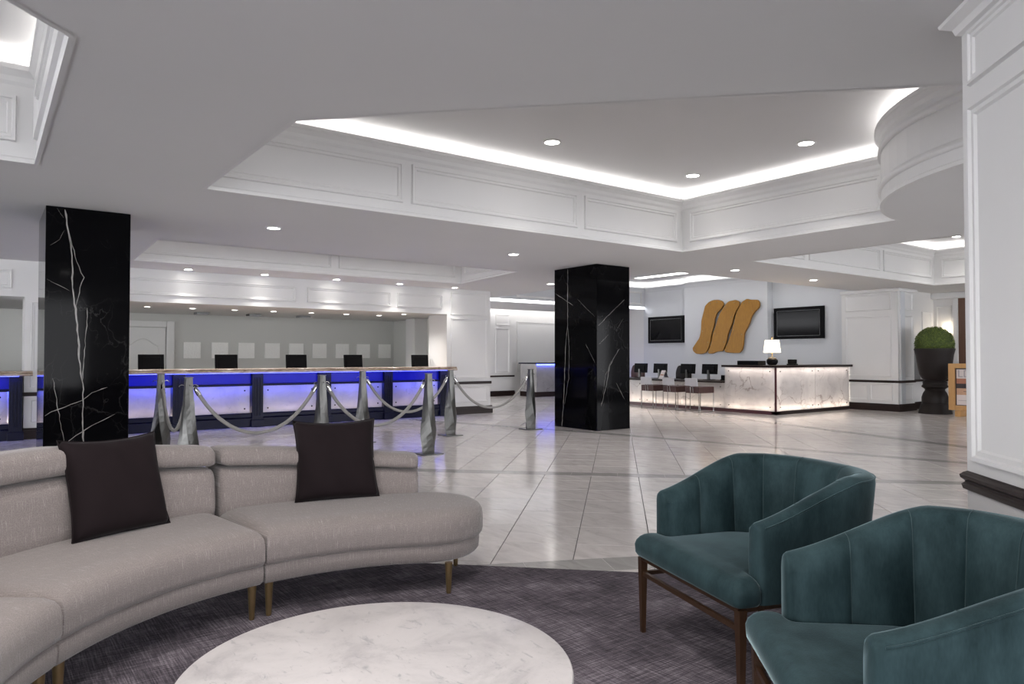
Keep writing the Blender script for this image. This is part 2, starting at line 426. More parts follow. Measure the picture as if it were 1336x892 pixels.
# ------------------------------------------------------------------ picture-frame mouldings
def molding(parent, o, u, nrm, u0, u1, z0, z1, m, wd=0.05, dp=0.022):
    """raised mitred picture-frame moulding on a vertical plane: origin o, direction u, outward normal nrm"""
    o = Vector(o); u = Vector(u).normalized(); nrm = Vector(nrm).normalized()
    prof = [(0, 0), (0.006, dp), (wd * 0.38, dp * 0.95), (wd * 0.5, dp * 0.45), (wd * 0.85, dp * 0.5), (wd, 0)]
    bm = B()
    rings = []
    for su, sz in ((u0, z0), (u1, z0), (u1, z1), (u0, z1)):
        du = 1 if su == u0 else -1; dz = 1 if sz == z0 else -1
        rings.append([o + u * (su + du * a) + nrm * b + Vector((0, 0, sz + dz * a)) for a, b in prof])
    R = [[bm.verts.new(p) for p in r] for r in rings]
    for i in range(4):
        for j in range(len(prof) - 1):
            k2 = (i + 1) % 4
            bm.faces.new((R[i][j], R[k2][j], R[k2][j + 1], R[i][j + 1]))
    return obj('panel_molding', bm, m, parent)


# ================================================================== STRUCTURE
def zc(x, y):
    if y <= 10.1: return 2.88
    return 2.88 - 0.08 * (min(y, 13.4) - 10.1) / 2.4

arc = [(8.8 + 2.5 * cos(radians(a)), 1.5 + 2.5 * sin(radians(a))) for a in range(95, 181, 5)]
MAIN = [(1.68, 7.175), (8.58, 7.175)] + arc + [(5.6, 0.75), (1.68, 4.72)]
LEFT = [(-6, 7.1), (0.338, 7.1), (0.338, 4.15), (-2.6, 1.21), (-6, 1.21)]
COF3 = [(10.33, 7.17), (17.13, 7.17), (17.13, 1.6), (10.33, 1.6)]
DESK = [(1.88, 12.55), (8.0, 12.55), (8.0, 10.56), (1.88, 10.56)]
RECESS = [(10.33, 8.97), (17.2, 8.97), (17.2, 11.29), (16.95, 11.29), (16.95, 14.11), (17.2, 14.11), (17.2, 15.95), (10.33, 15.95)]

bm = B()
flat(bm, [(-10, -6), (22, -6), (22, 8.962), (-10, 8.962)], [MAIN, LEFT, COF3], lambda x, y: 2.88)
# beam between the columns, parted from the soffit by a shadow groove
flat(bm, [(-10, 8.98), (10.33, 8.98), (10.33, 10.1), (-10, 10.1)], [], lambda x, y: 2.884 - 0.004 * (y - 8.98) / 1.12)
for y, za, zb in ((8.962, 2.88, 2.93), (8.98, 2.884, 2.93)):
    bm.faces.new([bm.verts.new(p) for p in ((-10, y, za), (10.33, y, za), (10.33, y, zb), (-10, y, zb))])
bm.faces.new([bm.verts.new(p) for p in ((-10, 8.962, 2.93), (10.33, 8.962, 2.93), (10.33, 8.98, 2.93), (-10, 8.98, 2.93))])
flat(bm, [(-10, 10.1), (10.33, 10.1), (10.33, 13.42), (-10, 13.42)], [DESK], zc)
flat(bm, [(9.2, 13.4), (10.33, 13.4), (10.33, 20.5), (9.2, 20.5)], [], zc)
flat(bm, [(10.33, 15.95), (22, 15.95), (22, 18.55), (10.33, 18.55)], [], lambda x, y: 2.8)
flat(bm, [(17.2, 8.97), (22, 8.97), (22, 15.95), (17.2, 15.95)], [], lambda x, y: 2.88)
ceiling = struct('ceiling', bm, M['ceil'])


def coffer(poly, z0f, zl, zt, led=True, bead=True, ledge=0.22, lip=0.06, sc=0.16, side='wall'):
    n = len(poly)
    area_ = sum(poly[i][0] * poly[(i + 1) % n][1] - poly[(i + 1) % n][0] * poly[i][1] for i in range(n))
    if area_ < 0: poly = poly[::-1]
    rings = []
    for off, z in ((0, None), (0, zl - sc), (-lip * 0.25, zl - sc + 0.03), (-lip * 0.35, zl - 0.09), (-lip * 0.8, zl - 0.05), (-lip, zl - 0.04), (-lip, zl), (0.02, zl + 0.0), (ledge, zl)):
        pp = offset(poly, off) if off else poly
        rings.append([(p[0], p[1], z0f(*poly[i]) if z is None else z) for i, p in enumerate(pp)])
    bm = B(); loft(bm, rings, cap0=False, cap1=False)
    obj('coffer_side', bm, M[side], ceiling)
    bm = B()
    pp = offset(poly, ledge)
    loft(bm, [[(p[0], p[1], zl) for p in pp], [(p[0], p[1], zt) for p in pp]], cap0=False, cap1=False)
    flat(bm, pp, [], lambda x, y: zt)
    obj('coffer_top', bm, M['ceil'], ceiling)
    if led:
        a = offset(poly, 0.10); b = offset(poly, 0.145)
        bm = B(); loft(bm, [[(p[0], p[1], zl + 0.003) for p in a], [(p[0], p[1], zl + 0.006) for p in b]], cap0=False, cap1=False)
        obj('cove_light', bm, M['led'], ceiling)
    # small bead at the lower edge
    if not bead: return
    bm = B()
    a = offset(poly, 0.0); b = offset(poly, -0.012)
    loft(bm, [[(p[0], p[1], z0f(*poly[i]) - 0.004) for i, p in enumerate(b)], [(p[0], p[1], z0f(*poly[i]) + 0.03) for i, p in enumerate(b)], [(p[0], p[1], z0f(*poly[i]) + 0.042) for i, p in enumerate(a)]], cap0=False, cap1=False)
    loft(bm, [[(p[0], p[1], z0f(*poly[i]) - 0.004) for i, p in enumerate(b)], [(p[0], p[1], z0f(*poly[i]) - 0.004) for i, p in enumerate(offset(poly, 0.02))]], cap0=False, cap1=False)
    obj('coffer_bead', bm, M['wall'], ceiling)

z288 = lambda x, y: 2.88
coffer(MAIN, z288, 3.665, 3.82)
coffer(LEFT, z288, 3.665, 3.82)
coffer(COF3, z288, 3.665, 3.82)
coffer(DESK, zc, 3.40, 3.56)
coffer(RECESS, lambda x, y: 2.884, 3.50, 3.66, lip=0.02, side='grey_wall', bead=False)

FX, FY, UP = (1, 0, 0), (0, 1, 0), (0, 0, 1)
WM = M['wall']
for a, b in ((1.75, 3.79), (3.90, 6.42), (6.55, 8.44)):
    molding(ceiling, (0, 7.175, 0), FX, (0, -1, 0), a, b, 3.015, 3.47, WM, 0.07, 0.03)
molding(ceiling, (8.58, 0, 0), FY, (-1, 0, 0), 4.15, 7.03, 3.015, 3.47, WM, 0.07, 0.03)
# curved wall of the main coffer: two long raised rails
for z in (3.02, 3.41):
    bm = B()
    rr = [[(8.8 + r * cos(radians(a)), 1.5 + r * sin(radians(a)), zz) for a in range(93, 181, 3)] for r, zz in ((2.5, z), (2.53, z + 0.01), (2.528, z + 0.045), (2.512, z + 0.055), (2.512, z + 0.075), (2.5, z + 0.08))]
    loft(bm, rr, closed=False); obj('curved_molding', bm, WM, ceiling, smooth=True)
molding(ceiling, (0, 7.1, 0), FX, (0, -1, 0), -2.2, 0.2, 3.04, 3.42, WM, 0.07, 0.03)
molding(ceiling, (0, 7.1, 0), FX, (0, -1, 0), -4.8, -2.35, 3.04, 3.42, WM, 0.07, 0.03)
molding(ceiling, (0.338, 0, 0), FY, (-1, 0, 0), 4.3, 6.95, 3.04, 3.42, WM, 0.07, 0.03)
for a, b in ((10.5, 11.9), (12.05, 14.65), (14.8, 16.98)):
    molding(ceiling, (0, 7.17, 0), FX, (0, -1, 0), a, b, 3.03, 3.46, WM, 0.06, 0.025)
molding(ceiling, (17.13, 0, 0), FY, (-1, 0, 0), 4.6, 7.02, 3.03, 3.46, WM, 0.06, 0.025)
for a, b in ((2.0, 5.16), (5.3, 7.85)):
    molding(ceiling, (0, 12.55, 0), FX, (0, -1, 0), a, b, 2.92, 3.2, WM, 0.05, 0.02)
molding(ceiling, (8.0, 0, 0), FY, (-1, 0, 0), 10.7, 12.43, 2.96, 3.2, WM, 0.05, 0.02)
molding(ceiling, (0, 15.95, 0), FX, (0, -1, 0), 14.9, 17.05, 2.95, 3.36, WM, 0.05, 0.02)
molding(ceiling, (0, 15.95, 0), FX, (0, -1, 0), 12.0, 14.75, 2.95, 3.36, WM, 0.05, 0.02)
# slot light in the reception recess
bm = B(); box(bm, 15.85, 16.1, 9.6, 15.1, 3.645, 3.658); obj('slot_light', bm, glow('slot_lens', (1, 0.97, 0.94), 1.6), ceiling)
# trough of light along the far passage wall
bm = B()
for q in (((9.2, 18.55, 2.8), (22, 18.55, 2.8), (22, 18.55, 3.1), (9.2, 18.55, 3.1)), ((9.2, 18.55, 3.1), (22, 18.55, 3.1), (22, 19.0, 3.1), (9.2, 19.0, 3.1))):
    bm.faces.new([bm.verts.new(p) for p in q])
obj('trough', bm, M['ceil'], ceiling)
bm = B(); box(bm, 10.4, 21, 18.58, 18.62, 2.83, 2.86); obj('cove_light', bm, M['led'], ceiling)

# ---- floor
cth, sth = cos(radians(53.4)), sin(radians(53.4))
def depth(x, y): return cth * x + sth * y, sth * x - cth * y
bm = B(); box(bm, -10, 22, -6, 21, -0.12, -0.006)
floor = struct('floor', bm, M['grout'])
q = 1 / sqrt(2)
def uv2w(u, v): return (u + v) * q, (u - v) * q
cells = []
for iu in range(-10, 60):
    for iv in range(-60, 60):
        u = 4.41 + 0.5 * iu; v = -0.28 + 0.5 * iv
        x, y = uv2w(u + 0.25, v + 0.25)
        if u + 0.5 < 4.25 or x > 21.5 or y > 20.5 or y < -5.5 or x < -9.5: continue
        Y, X = depth(x, y)
        if Y < 3.0 or abs(X / Y) > 0.80: continue
        if y > 13.6 and x < 9.1: continue
        cells.append((0.25 / Y ** 3, u, v, x, y))
cells.sort(reverse=True)
g = 0.003
def tile_mesh(bm, x, y):
    pts = [(x + (a + b) * q, y + (a - b) * q) for a, b in ((-1, -1), (1, -1), (1, 1), (-1, 1))]
    h = 0.25 - g
    r = []
    for d, z in ((h, -0.006), (h, -0.001), (h - 0.001, 0.0)):
        r.append([(x + (a * d + b * d) * q, y + (a * d - b * d) * q, z) for a, b in ((-1, -1), (1, -1), (1, 1), (-1, 1))])
    loft(bm, r, cap0=False)
bm = B(); tile_mesh(bm, 0, 0)
t0 = obj('tile', bm, M['tile'], floor)
for i, (s_, u, v, x, y) in enumerate(cells[:298]):
    o = t0 if i == 0 else t0.copy()
    if i: C.objects.link(o); o.parent = floor
    o.location = (x, y, 0)
bm = B()
for s_, u, v, x, y in cells[298:]: tile_mesh(bm, x, y)
o = obj('tile_field', bm, M['tile'], floor); o['kind'] = 'stuff'


def strip(pts, wd, seg=0.5, z=0.0012):
    """band of narrow grey tiles along a polyline"""
    for (x0, y0), (x1, y1) in zip(pts[:-1], pts[1:]):
        L = hypot(x1 - x0, y1 - y0); n = max(1, round(L / seg)); ux, uy = (x1 - x0) / L, (y1 - y0) / L
        for i in range(n):
            a = L * i / n + 0.002; b = L * (i + 1) / n - 0.002
            p = [(x0 + ux * t - uy * s * wd / 2, y0 + uy * t + ux * s * wd / 2) for t, s in ((a, -1), (b, -1), (b, 1), (a, 1))]
            bm = B(); prism(bm, p, -0.004, z); obj('band_tile', bm, M['band'], floor)
strip([uv2w(7.82, v) for v in (-5.0, 5.0)], 0.21)
strip([(7.0, 12.9), (8.33, 8.6), (9.15, 5.0), (9.6, 3.3)], 0.22)
strip([(12.9, 10.4), (12.0, 7.2), (11.1, 4.0)], 0.24)
strip([(2.2, 3.645), (5.4, 2.08)], 0.26, 0.52)

# carpet
bm = B()
e0, e1 = uv2w(4.30, -9), uv2w(4.30, 1.56)
prism(bm, [e0, e1, (e1[0] - 8, e1[1] - 8), (e0[0] - 8, e0[1] - 8)], -0.005, 0.007)
carpet = tag(obj('carpet', bm, M['carpet']), 'dark purple-grey crosshatched carpet under the sofa, coffee table and armchairs', 'carpet')
CZ = 0.007


# ---- walls
def wallbox(name, x0, x1, y0, y1, z0, z1, m='wall'):
    bm = B(); box(bm, x0, x1, y0, y1, z0, z1); return struct(name, bm, M[m])

def part(name, parent, m, x0, x1, y0, y1, z0, z1, bev=0):
    bm = B(); box(bm, x0, x1, y0, y1, z0, z1, bev); return obj(name, bm, M[m], parent)

# front desk wall (one wall with two openings)
wfront = wallbox('wall_front_right', 8.17, 9.33, 13.4, 14.2, 0, 2.9)
wleft = wallbox('wall_front_left', 0.52, 1.55, 13.4, 14.2, 0, 2.9)
whead = wallbox('wall_front_header', 1.55, 8.17, 13.4, 13.75, 2.21, 2.9)
wallbox('wall_front_left_header', -10, 0.52, 13.4, 13.75, 2.21, 2.9)
Y0 = (0, 13.4, 0); NY = (0, -1, 0)
for a, b in ((1.75, 4.80), (5.02, 6.80), (6.95, 8.05), (-1.6, 0.35), (-4, -1.8)):
    molding(whead, Y0, FX, NY, a, b, 2.33, 2.62, WM, 0.05, 0.03)
molding(wfront, Y0, FX, NY, 8.27, 9.24, 0.80, 2.13, WM, 0.05, 0.02)
molding(wfront, Y0, FX, NY, 8.27, 9.24, 2.20, 2.70, WM, 0.04, 0.015)
molding(wfront, Y0, FX, NY, 8.33, 9.26, 0.26, 0.60, WM, 0.04, 0.015)
molding(wleft, Y0, FX, NY, 0.60, 1.50, 0.80, 2.13, WM, 0.05, 0.02)
molding(wleft, Y0, FX, NY, 0.62, 1.50, 0.26, 0.60, WM, 0.04, 0.015)
for a, b in ((8.12, 9.345), (0.50, 1.6)):
    part('chair_rail', wfront, 'dark_wood', a, b, 13.36, 13.4, 0.665, 0.725, 0.006)
def baseboard(name, segs, h=0.17):
    bm = B()
    for x0, x1, y0, y1 in segs:
        box(bm, x0, x1, y0, y1, 0, h * 0.8); box(bm, x0 + 0.008, x1 - 0.008, y0 + 0.008, y1 - 0.008, h * 0.8, h)
    return struct(name, bm, M['dark_wood'])
baseboard('baseboard_front', ((8.1, 9.36, 13.34, 13.41), (9.32, 9.36, 13.4, 14.2), (0.50, 1.6, 13.34, 13.41)))
# office behind the front desk
wb = wallbox('wall_office_back', -8, 9.0, 17.05, 17.2, 0, 2.4, 'office')
wallbox('wall_office_right', 8.75, 8.9, 14.2, 17.05, 0, 2.4, 'office')
part('pilaster', wb, 'wall', 8.42, 8.75, 15.3, 15.75, 0, 2.21)
bm = B(); flat(bm, [(-8, 13.75), (9.0, 13.75), (9.0, 17.1), (-8, 17.1)], [], lambda x, y: 2.215)
struct('ceiling_office', bm, M['ceil'])
# office door
door = struct('door_1', box(B(), 2.32, 3.20, 17.0, 17.045, 0, 1.90), M['white_door'])
bm = B()
for x0, x1, z0, z1 in ((2.14, 2.30, 0, 2.05), (3.22, 3.38, 0, 2.05), (2.30, 3.22, 1.92, 2.05)):
    box(bm, x0, x1, 16.98, 17.05, z0, z1, 0.008)
obj('door_frame', bm, M['white_door'], door)
# arched raised panel on the door leaf
prof = [(2.45, 0.95)] + [(2.45, 1.52)] + [(2.45 + 0.62 * t / 12, 1.52 + 0.17 * (0.5 - 0.5 * cos(2 * pi * t / 12))) for t in range(1, 12)] + [(3.07, 1.52), (3.07, 0.95)]
bm = B(); inn = offset(prof, -0.03)
loft(bm, [[(p[0], 17.0, p[1]) for p in prof], [(p[0], 16.985, p[1]) for p in offset(prof, -0.012)], [(p[0], 16.99, p[1]) for p in inn]], cap0=False, cap1=True)
obj('door_panel', bm, M['white_door'], door)

# reception (screen) wall at x = 17.2 with proud art panel
bm = B()
box(bm, 17.2, 17.4, 7.93, 16.0, 0, 2.884)
box(bm, 16.95, 17.2, 11.29, 14.11, 0, 2.884)
wrec = struct('wall_reception', bm, M['grey_wall'])
bm = B(); box(bm, 17.08, 17.88, 7.95, 9.30, 0, 2.88)
wpil = struct('wall_pilaster', bm, M['wall'])
molding(wpil, (17.08, 0, 0), FY, (-1, 0, 0), 8.10, 9.2, 0.80, 2.25, WM, 0.045, 0.018)
molding(wpil, (17.08, 0, 0), FY, (-1, 0, 0), 8.10, 9.2, 2.38, 2.78, WM, 0.045, 0.018)
molding(wpil, (17.08, 0, 0), FY, (-1, 0, 0), 8.08, 8.6, 0.24, 0.62, WM, 0.04, 0.015)
molding(wpil, (17.08, 0, 0), FY, (-1, 0, 0), 8.66, 9.22, 0.24, 0.62, WM, 0.04, 0.015)
molding(wpil, (0, 7.95, 0), FX, NY, 17.16, 17.80, 0.80, 2.25, WM, 0.045, 0.018)
molding(wpil, (0, 7.95, 0), FX, NY, 17.16, 17.80, 2.38, 2.78, WM, 0.045, 0.018)
molding(wpil, (0, 7.95, 0), FX, NY, 17.16, 17.80, 0.24, 0.62, WM, 0.04, 0.015)
bm = B(); box(bm, 17.05, 17.90, 7.92, 9.3, 0.665, 0.72, 0.005); obj('chair_rail', bm, M['dark_wood'], wpil)
bm = B(); box(bm, 17.0, 17.95, 7.88, 9.3, 2.80, 2.88, 0.02); obj('crown', bm, M['wall'], wpil)
baseboard('baseboard_right', ((17.04, 17.91, 7.91, 9.3), (17.9, 19.42, 8.1, 8.2), (19.34, 19.42, 6.0, 8.2)))
# wall past the planter
bm = B(); box(bm, 19.4, 19.6, -2, 8.2, 0, 2.9); box(bm, 17.88, 19.4, 8.15, 8.3, 0, 2.9)
wright = struct('wall_right', bm, M['wall'])
part('crown', wright, 'wall', 19.25, 19.4, -2, 8.15, 2.72, 2.88, 0.03)
part('chair_rail', wright, 'dark_wood', 19.36, 19.4, 7.75, 8.15, 0.665, 0.72)
part('chair_rail', wright, 'dark_wood', 17.9, 19.4, 8.11, 8.15, 0.665, 0.72)
molding(wright, (0, 8.15, 0), FX, NY, 18.75, 19.25, 0.85, 2.4, WM, 0.05, 0.02)
molding(wright, (19.4, 0, 0), FY, (-1, 0, 0), 7.72, 8.08, 0.85, 2.55, WM, 0.04, 0.015)
d2 = struct('door_2', box(B(), 19.34, 19.4, 6.55, 7.55, 0, 2.72), M['brown_door'])
bm = B(); box(bm, 19.3, 19.4, 7.55, 7.66, 0, 2.84, 0.01); box(bm, 19.3, 19.4, 6.44, 6.55, 0, 2.84, 0.01); box(bm, 19.3, 19.4, 6.55, 7.55, 2.72, 2.84, 0.01)
obj('door_frame', bm, M['wall'], d2)

# near pier on the right with its 45 degree face
d = 1.9
pier = [(3.715, 1.42), (3.715 - d, 1.42 - d), (3.715 - d + 0.9, 1.42 - d - 0.9), (4.615, 0.52)]
wnear = struct('wall_near_pier', prism(B(), pier, 0, 2.885), M['wall'])
PO = (3.715, 1.42, 0); PU = (-q, -q, 0); PN = (-q, q, 0)
molding(wnear, PO, PU, PN, 0.075, 1.8, 0.80, 2.44, WM, 0.06, 0.026)
molding(wnear, PO, PU, PN, 0.075, 1.8, 2.53, 2.79, WM, 0.05, 0.02)
def pierbar(name, m, prof, parent):
    bm = B(); rings = []
    pp = [pier[1], pier[0], pier[3]]
    for dd, z in prof:
        o_ = offset(pier, dd); rings.append([(o_[i][0], o_[i][1], z) for i in (1, 0, 3)])
    loft(bm, rings, closed=False); return obj(name, bm, m, parent)
pierbar('chair_rail', M['dark_wood'], [(0, 0.655), (0.014, 0.662), (0.019, 0.682), (0.008, 0.694), (0.008, 0.700), (0.022, 0.712), (0.025, 0.726), (0.018, 0.732), (0.013, 0.738), (0, 0.746)], wnear)
pierbar('crown', M['wall'], [(0, 2.80), (0.02, 2.81), (0.03, 2.84), (0.07, 2.865), (0.075, 2.88)], wnear)
o = pierbar('baseboard_near', M['dark_wood'], [(0.025, 0), (0.025, 0.14), (0.012, 0.16), (0.0, 0.17)], None); o['kind'] = 'structure'

# far passage wall
wfar = wallbox('wall_far', 9.0, 22, 19.0, 19.2, 0, 3.1)
part('pilaster', wfar, 'wall', 12.6, 13.95, 18.8, 19.0, 0, 2.8)
molding(wfar, (0, 18.8, 0), FX, NY, 13.3, 13.85, 0.75, 2.2, WM, 0.05, 0.02)
molding(wfar, (0, 18.8, 0), FX, NY, 13.3, 13.85, 2.3, 2.65, WM, 0.05, 0.02)
molding(wfar, (0, 19.0, 0), FX, NY, 14.3, 17.2, 0.75, 2.45, WM, 0.08, 0.03)
part('chair_rail', wfar, 'dark_wood', 12.6, 14.05, 18.77, 18.8, 0.62, 0.67)
baseboard('baseboard_far', ((12.55, 14.05, 18.75, 18.81), (9.3, 12.6, 18.95, 19.01)))
wallbox('wall_passage_right', 17.2, 17.4, 16.0, 19.0, 0, 2.8)

# ---- downlights
def downlight(x, y, z, r=0.075, power=None, label='', group='recessed ceiling downlights', spread=120):
    t = thing('downlight', label, 'light', (x, y, z), 0, group)
    bm = B(); lathe(bm, [(r * 1.3, 0), (r * 1.3, -0.006), (r * 1.02, -0.012), (r, -0.004), (r, 0)], 24); obj('trim_ring', bm, M['wall'], t, smooth=True, angle=40)
    bm = B(); lathe(bm, [(r, 0), (r, -0.005)], 24); obj('lens', bm, M['down'], t)
    l = bpy.data.lights.new('lamp', 'SPOT'); l.energy = power or SPOT; l.spot_size = radians(spread); l.spot_blend = 0.9
    l.shadow_soft_size = r; l.color = (1, 0.96, 0.92)
    o = bpy.data.objects.new('lamp', l); C.objects.link(o); o.parent = t; o.location = (0, 0, -0.03)
    return t

DL = [(5.38, 6.45, 3.82, 'left'), (7.96, 6.47, 3.82, 'middle'), (7.83, 4.68, 3.82, 'right')]
for (x, y, z, wd), lab in zip(DL, ('round downlight in the large coffer, leftmost of its three', 'round downlight in the far corner of the large coffer', 'round downlight in the large coffer near the curved edge')):
    downlight(x, y, z, 0.085, 16, lab, spread=100)
for x, y, lab in ((2.885, 8.85, 'round downlight in the soffit just right of the left black column'), (6.64, 8.9, 'round downlight in the soffit just left of the right black column'),
                  (11.15, 8.1, 'round downlight in the soffit above the gold wall sculpture'), (13.9, 8.17, 'round downlight in the soffit above the table lamp')):
    downlight(x, y, 2.88, 0.075, SPOT, lab)
for x, lab in zip((2.82, 4.12, 5.5, 6.87, 8.2), ('first downlight from the left above the blue desk header', 'second downlight from the left above the blue desk header', 'third downlight from the left above the blue desk header', 'fourth downlight from the left above the blue desk header', 'fifth downlight, above the right end of the blue desk header')):
    downlight(x, 13.12, zc(x, 13.12), 0.065, 12, lab, spread=86)
downlight(9.67, 11.64, zc(0, 11.64), 0.075, SPOT, 'round downlight beside the top of the right black column')
downlight(16.5, 6.46, 3.82, 0.075, 10, 'round downlight in the far right coffer above the planter')
for i, x in enumerate((2.45, 3.24, 4.02, 4.79, 5.59, 6.38, 7.17, 7.4)):
    downlight(x, 14.68 - 0.75 * (i == 7), 2.215, 0.055, 54 if i < 6 else 26, ('first', 'second', 'third', 'fourth', 'fifth', 'sixth', 'seventh', 'eighth')[i] + ' small downlight from the left in the office ceiling', group='small downlights behind the blue desk', spread=140)
for x, lab in ((3.71, 'left'), (4.79, 'middle'), (5.91, 'right')):
    t = thing('ceiling_vent', f'grey ceiling vent box in the office, {lab} one of three', 'vent', (x, 16.0, 2.215), 0, 'office ceiling vents')
    part('housing', t, 'plaque', -0.13, 0.13, -0.13, 0.13, -0.045, 0, 0.005)
    for j in range(4): part('slat', t, 'grey_wall', -0.11, 0.11, -0.1 + j * 0.05, -0.08 + j * 0.05, -0.05, -0.045)

# ---- unseen downlights added over the seating as fill light, out of view
for x, y, lab in ((1.25, 2.1, 'added unseen fill light above the coffee table'), (0.1, 2.9, 'added unseen fill light above the left sofa section'),
                  (0.3, 1.0, 'added unseen fill light behind the viewer over the carpet'), (-1.2, 1.0, 'added unseen fill light left behind the viewer')):
    downlight(x, y, 2.88, 0.09, 27, lab, spread=160)


# ================================================================== COLUMNS
def ribbon(parent, pts, plane, c, nsign, wd=0.012):
    """a vein inlaid in the marble face: jittered polyline, plane 'y' (x,z points) or 'x' (y,z points)"""
    P_ = []
    for (a0, z0), (a1, z1) in zip(pts[:-1], pts[1:]):
        n = max(2, int(hypot(a1 - a0, z1 - z0) / 0.05))
        for i in range(n):
            t = i / n; P_.append((a0 + (a1 - a0) * t + random.uniform(-.006, .006), z0 + (z1 - z0) * t + random.uniform(-.006, .006)))
    P_.append(pts[-1])
    bm = B(); L, R = [], []
    for i, (a, z) in enumerate(P_):
        p0 = P_[max(0, i - 1)]; p1 = P_[min(len(P_) - 1, i + 1)]
        dx, dz = p1[0] - p0[0], p1[1] - p0[1]; l = hypot(dx, dz) or 1
        h = wd * 0.27 * random.uniform(0.45, 1.25) * (0.35 if i in (0, len(P_) - 1) else 1)
        for lst, s in ((L, 1), (R, -1)):
            aa, zz = a - dz / l * h * s, z + dx / l * h * s
            zz = min(max(zz, 0.002), 2.87)
            for off in (0.0,):
                lst.append(bm.verts.new((aa, c + nsign * 0.0008, zz) if plane == 'y' else (c + nsign * 0.0008, aa, zz)))
    for i in range(len(P_) - 1): bm.faces.new((L[i], L[i + 1], R[i + 1], R[i]))
    obj('marble_vein', bm, M['vein'], parent)

def column(x0, label):
    t = thing('marble_column', label, 'column', (x0 + 0.4, 9.535, 0), 0)
    part('shaft', t, 'black_marble', -0.4, 0.4, -0.565, 0.565, 0.0015, 2.8795, 0.004)
    return t
c1 = column(0.52, 'black marble column with a long white vein, behind the left of the sofa')
c2 = column(8.48, 'black marble column standing mid floor, two faces seen, right of the stanchions')
K1 = [[(0.692, 2.86), (0.715, 2.695), (0.745, 2.55), (0.757, 2.427), (0.762, 2.237), (0.775, 1.965), (0.8, 1.797), (0.825, 1.503), (0.851, 1.102), (0.883, 0.923), (0.877, 0.81), (0.889, 0.31)],
      [(0.745, 2.55), (0.789, 2.363), (0.87, 2.137), (0.829, 1.968), (0.802, 1.817)], [(0.913, 1.814), (0.898, 1.505), (0.879, 1.238), (0.868, 0.99)],
      [(0.534, 0.66), (0.651, 0.718), (0.874, 0.81), (0.962, 0.891), (1.108, 0.942)], [(0.562, 0.294), (0.724, 0.363), (0.966, 0.529), (1.185, 0.644)],
      [(0.602, 1.053), (0.651, 0.71), (0.713, 0.364)], [(0.535, 2.096), (0.748, 1.983)], [(0.615, 2.86), (0.679, 2.766)], [(0.688, 2.635), (0.647, 2.532), (0.559, 2.458)]]
for i, l in enumerate(K1): ribbon(c1, [(a - 0.92, z) for a, z in l], 'y', -0.565, -1, (0.030, 0.011, 0.011, 0.013, 0.013, 0.009, 0.007, 0.006, 0.006)[i])
KL = [[(9.729, 2.86), (9.731, 1.851), (9.791, 1.464), (9.835, 0.567), (9.896, 0.01)], [(9.731, 1.851), (9.691, 1.463), (9.704, 0.882), (9.823, 0.412)], [(10.091, 2.453), (9.584, 2.193)], [(9.469, 2.301), (9.027, 1.975)], [(9.247, 1.495), (9.019, 1.177)]]
KR = [[(8.502, 1.806), (8.733, 1.981), (9.157, 2.293)], [(9.019, 1.421), (8.782, 1.12), (8.703, 0.785), (8.573, 0.418)], [(8.526, 1.492), (8.758, 1.663)], [(8.937, 0.817), (9.149, 0.527)], [(8.82, 1.2), (8.68, 0.95), (8.62, 0.62)], [(8.95, 1.75), (9.12, 1.95)]]
for i, l in enumerate(KL): ribbon(c2, [(a - 9.535, z) for a, z in l], 'x', -0.4, -1, (0.022, 0.014, 0.012, 0.007, 0.008)[i])
for i, l in enumerate(KR): ribbon(c2, [(a - 8.88, z) for a, z in l], 'y', -0.565, -1, (0.010, 0.013, 0.007, 0.009, 0.008, 0.006)[i])


# ================================================================== FRONT DESK
def bolt(parent, p, nrm, m='steel', r=0.014):
    bm = B(); n = Vector(nrm); a = n.cross(Vector((0, 0, 1))); b = Vector((0, 0, 1)); p = Vector(p)
    loft(bm, [[p + (a * cos(2 * pi * j / 10) + b * sin(2 * pi * j / 10)) * rr + n * h for j in range(10)] for rr, h in ((r, 0), (r, 0.010), (r * 0.6, 0.014))], cap0=False)
    return obj('bolt', bm, M[m], parent)

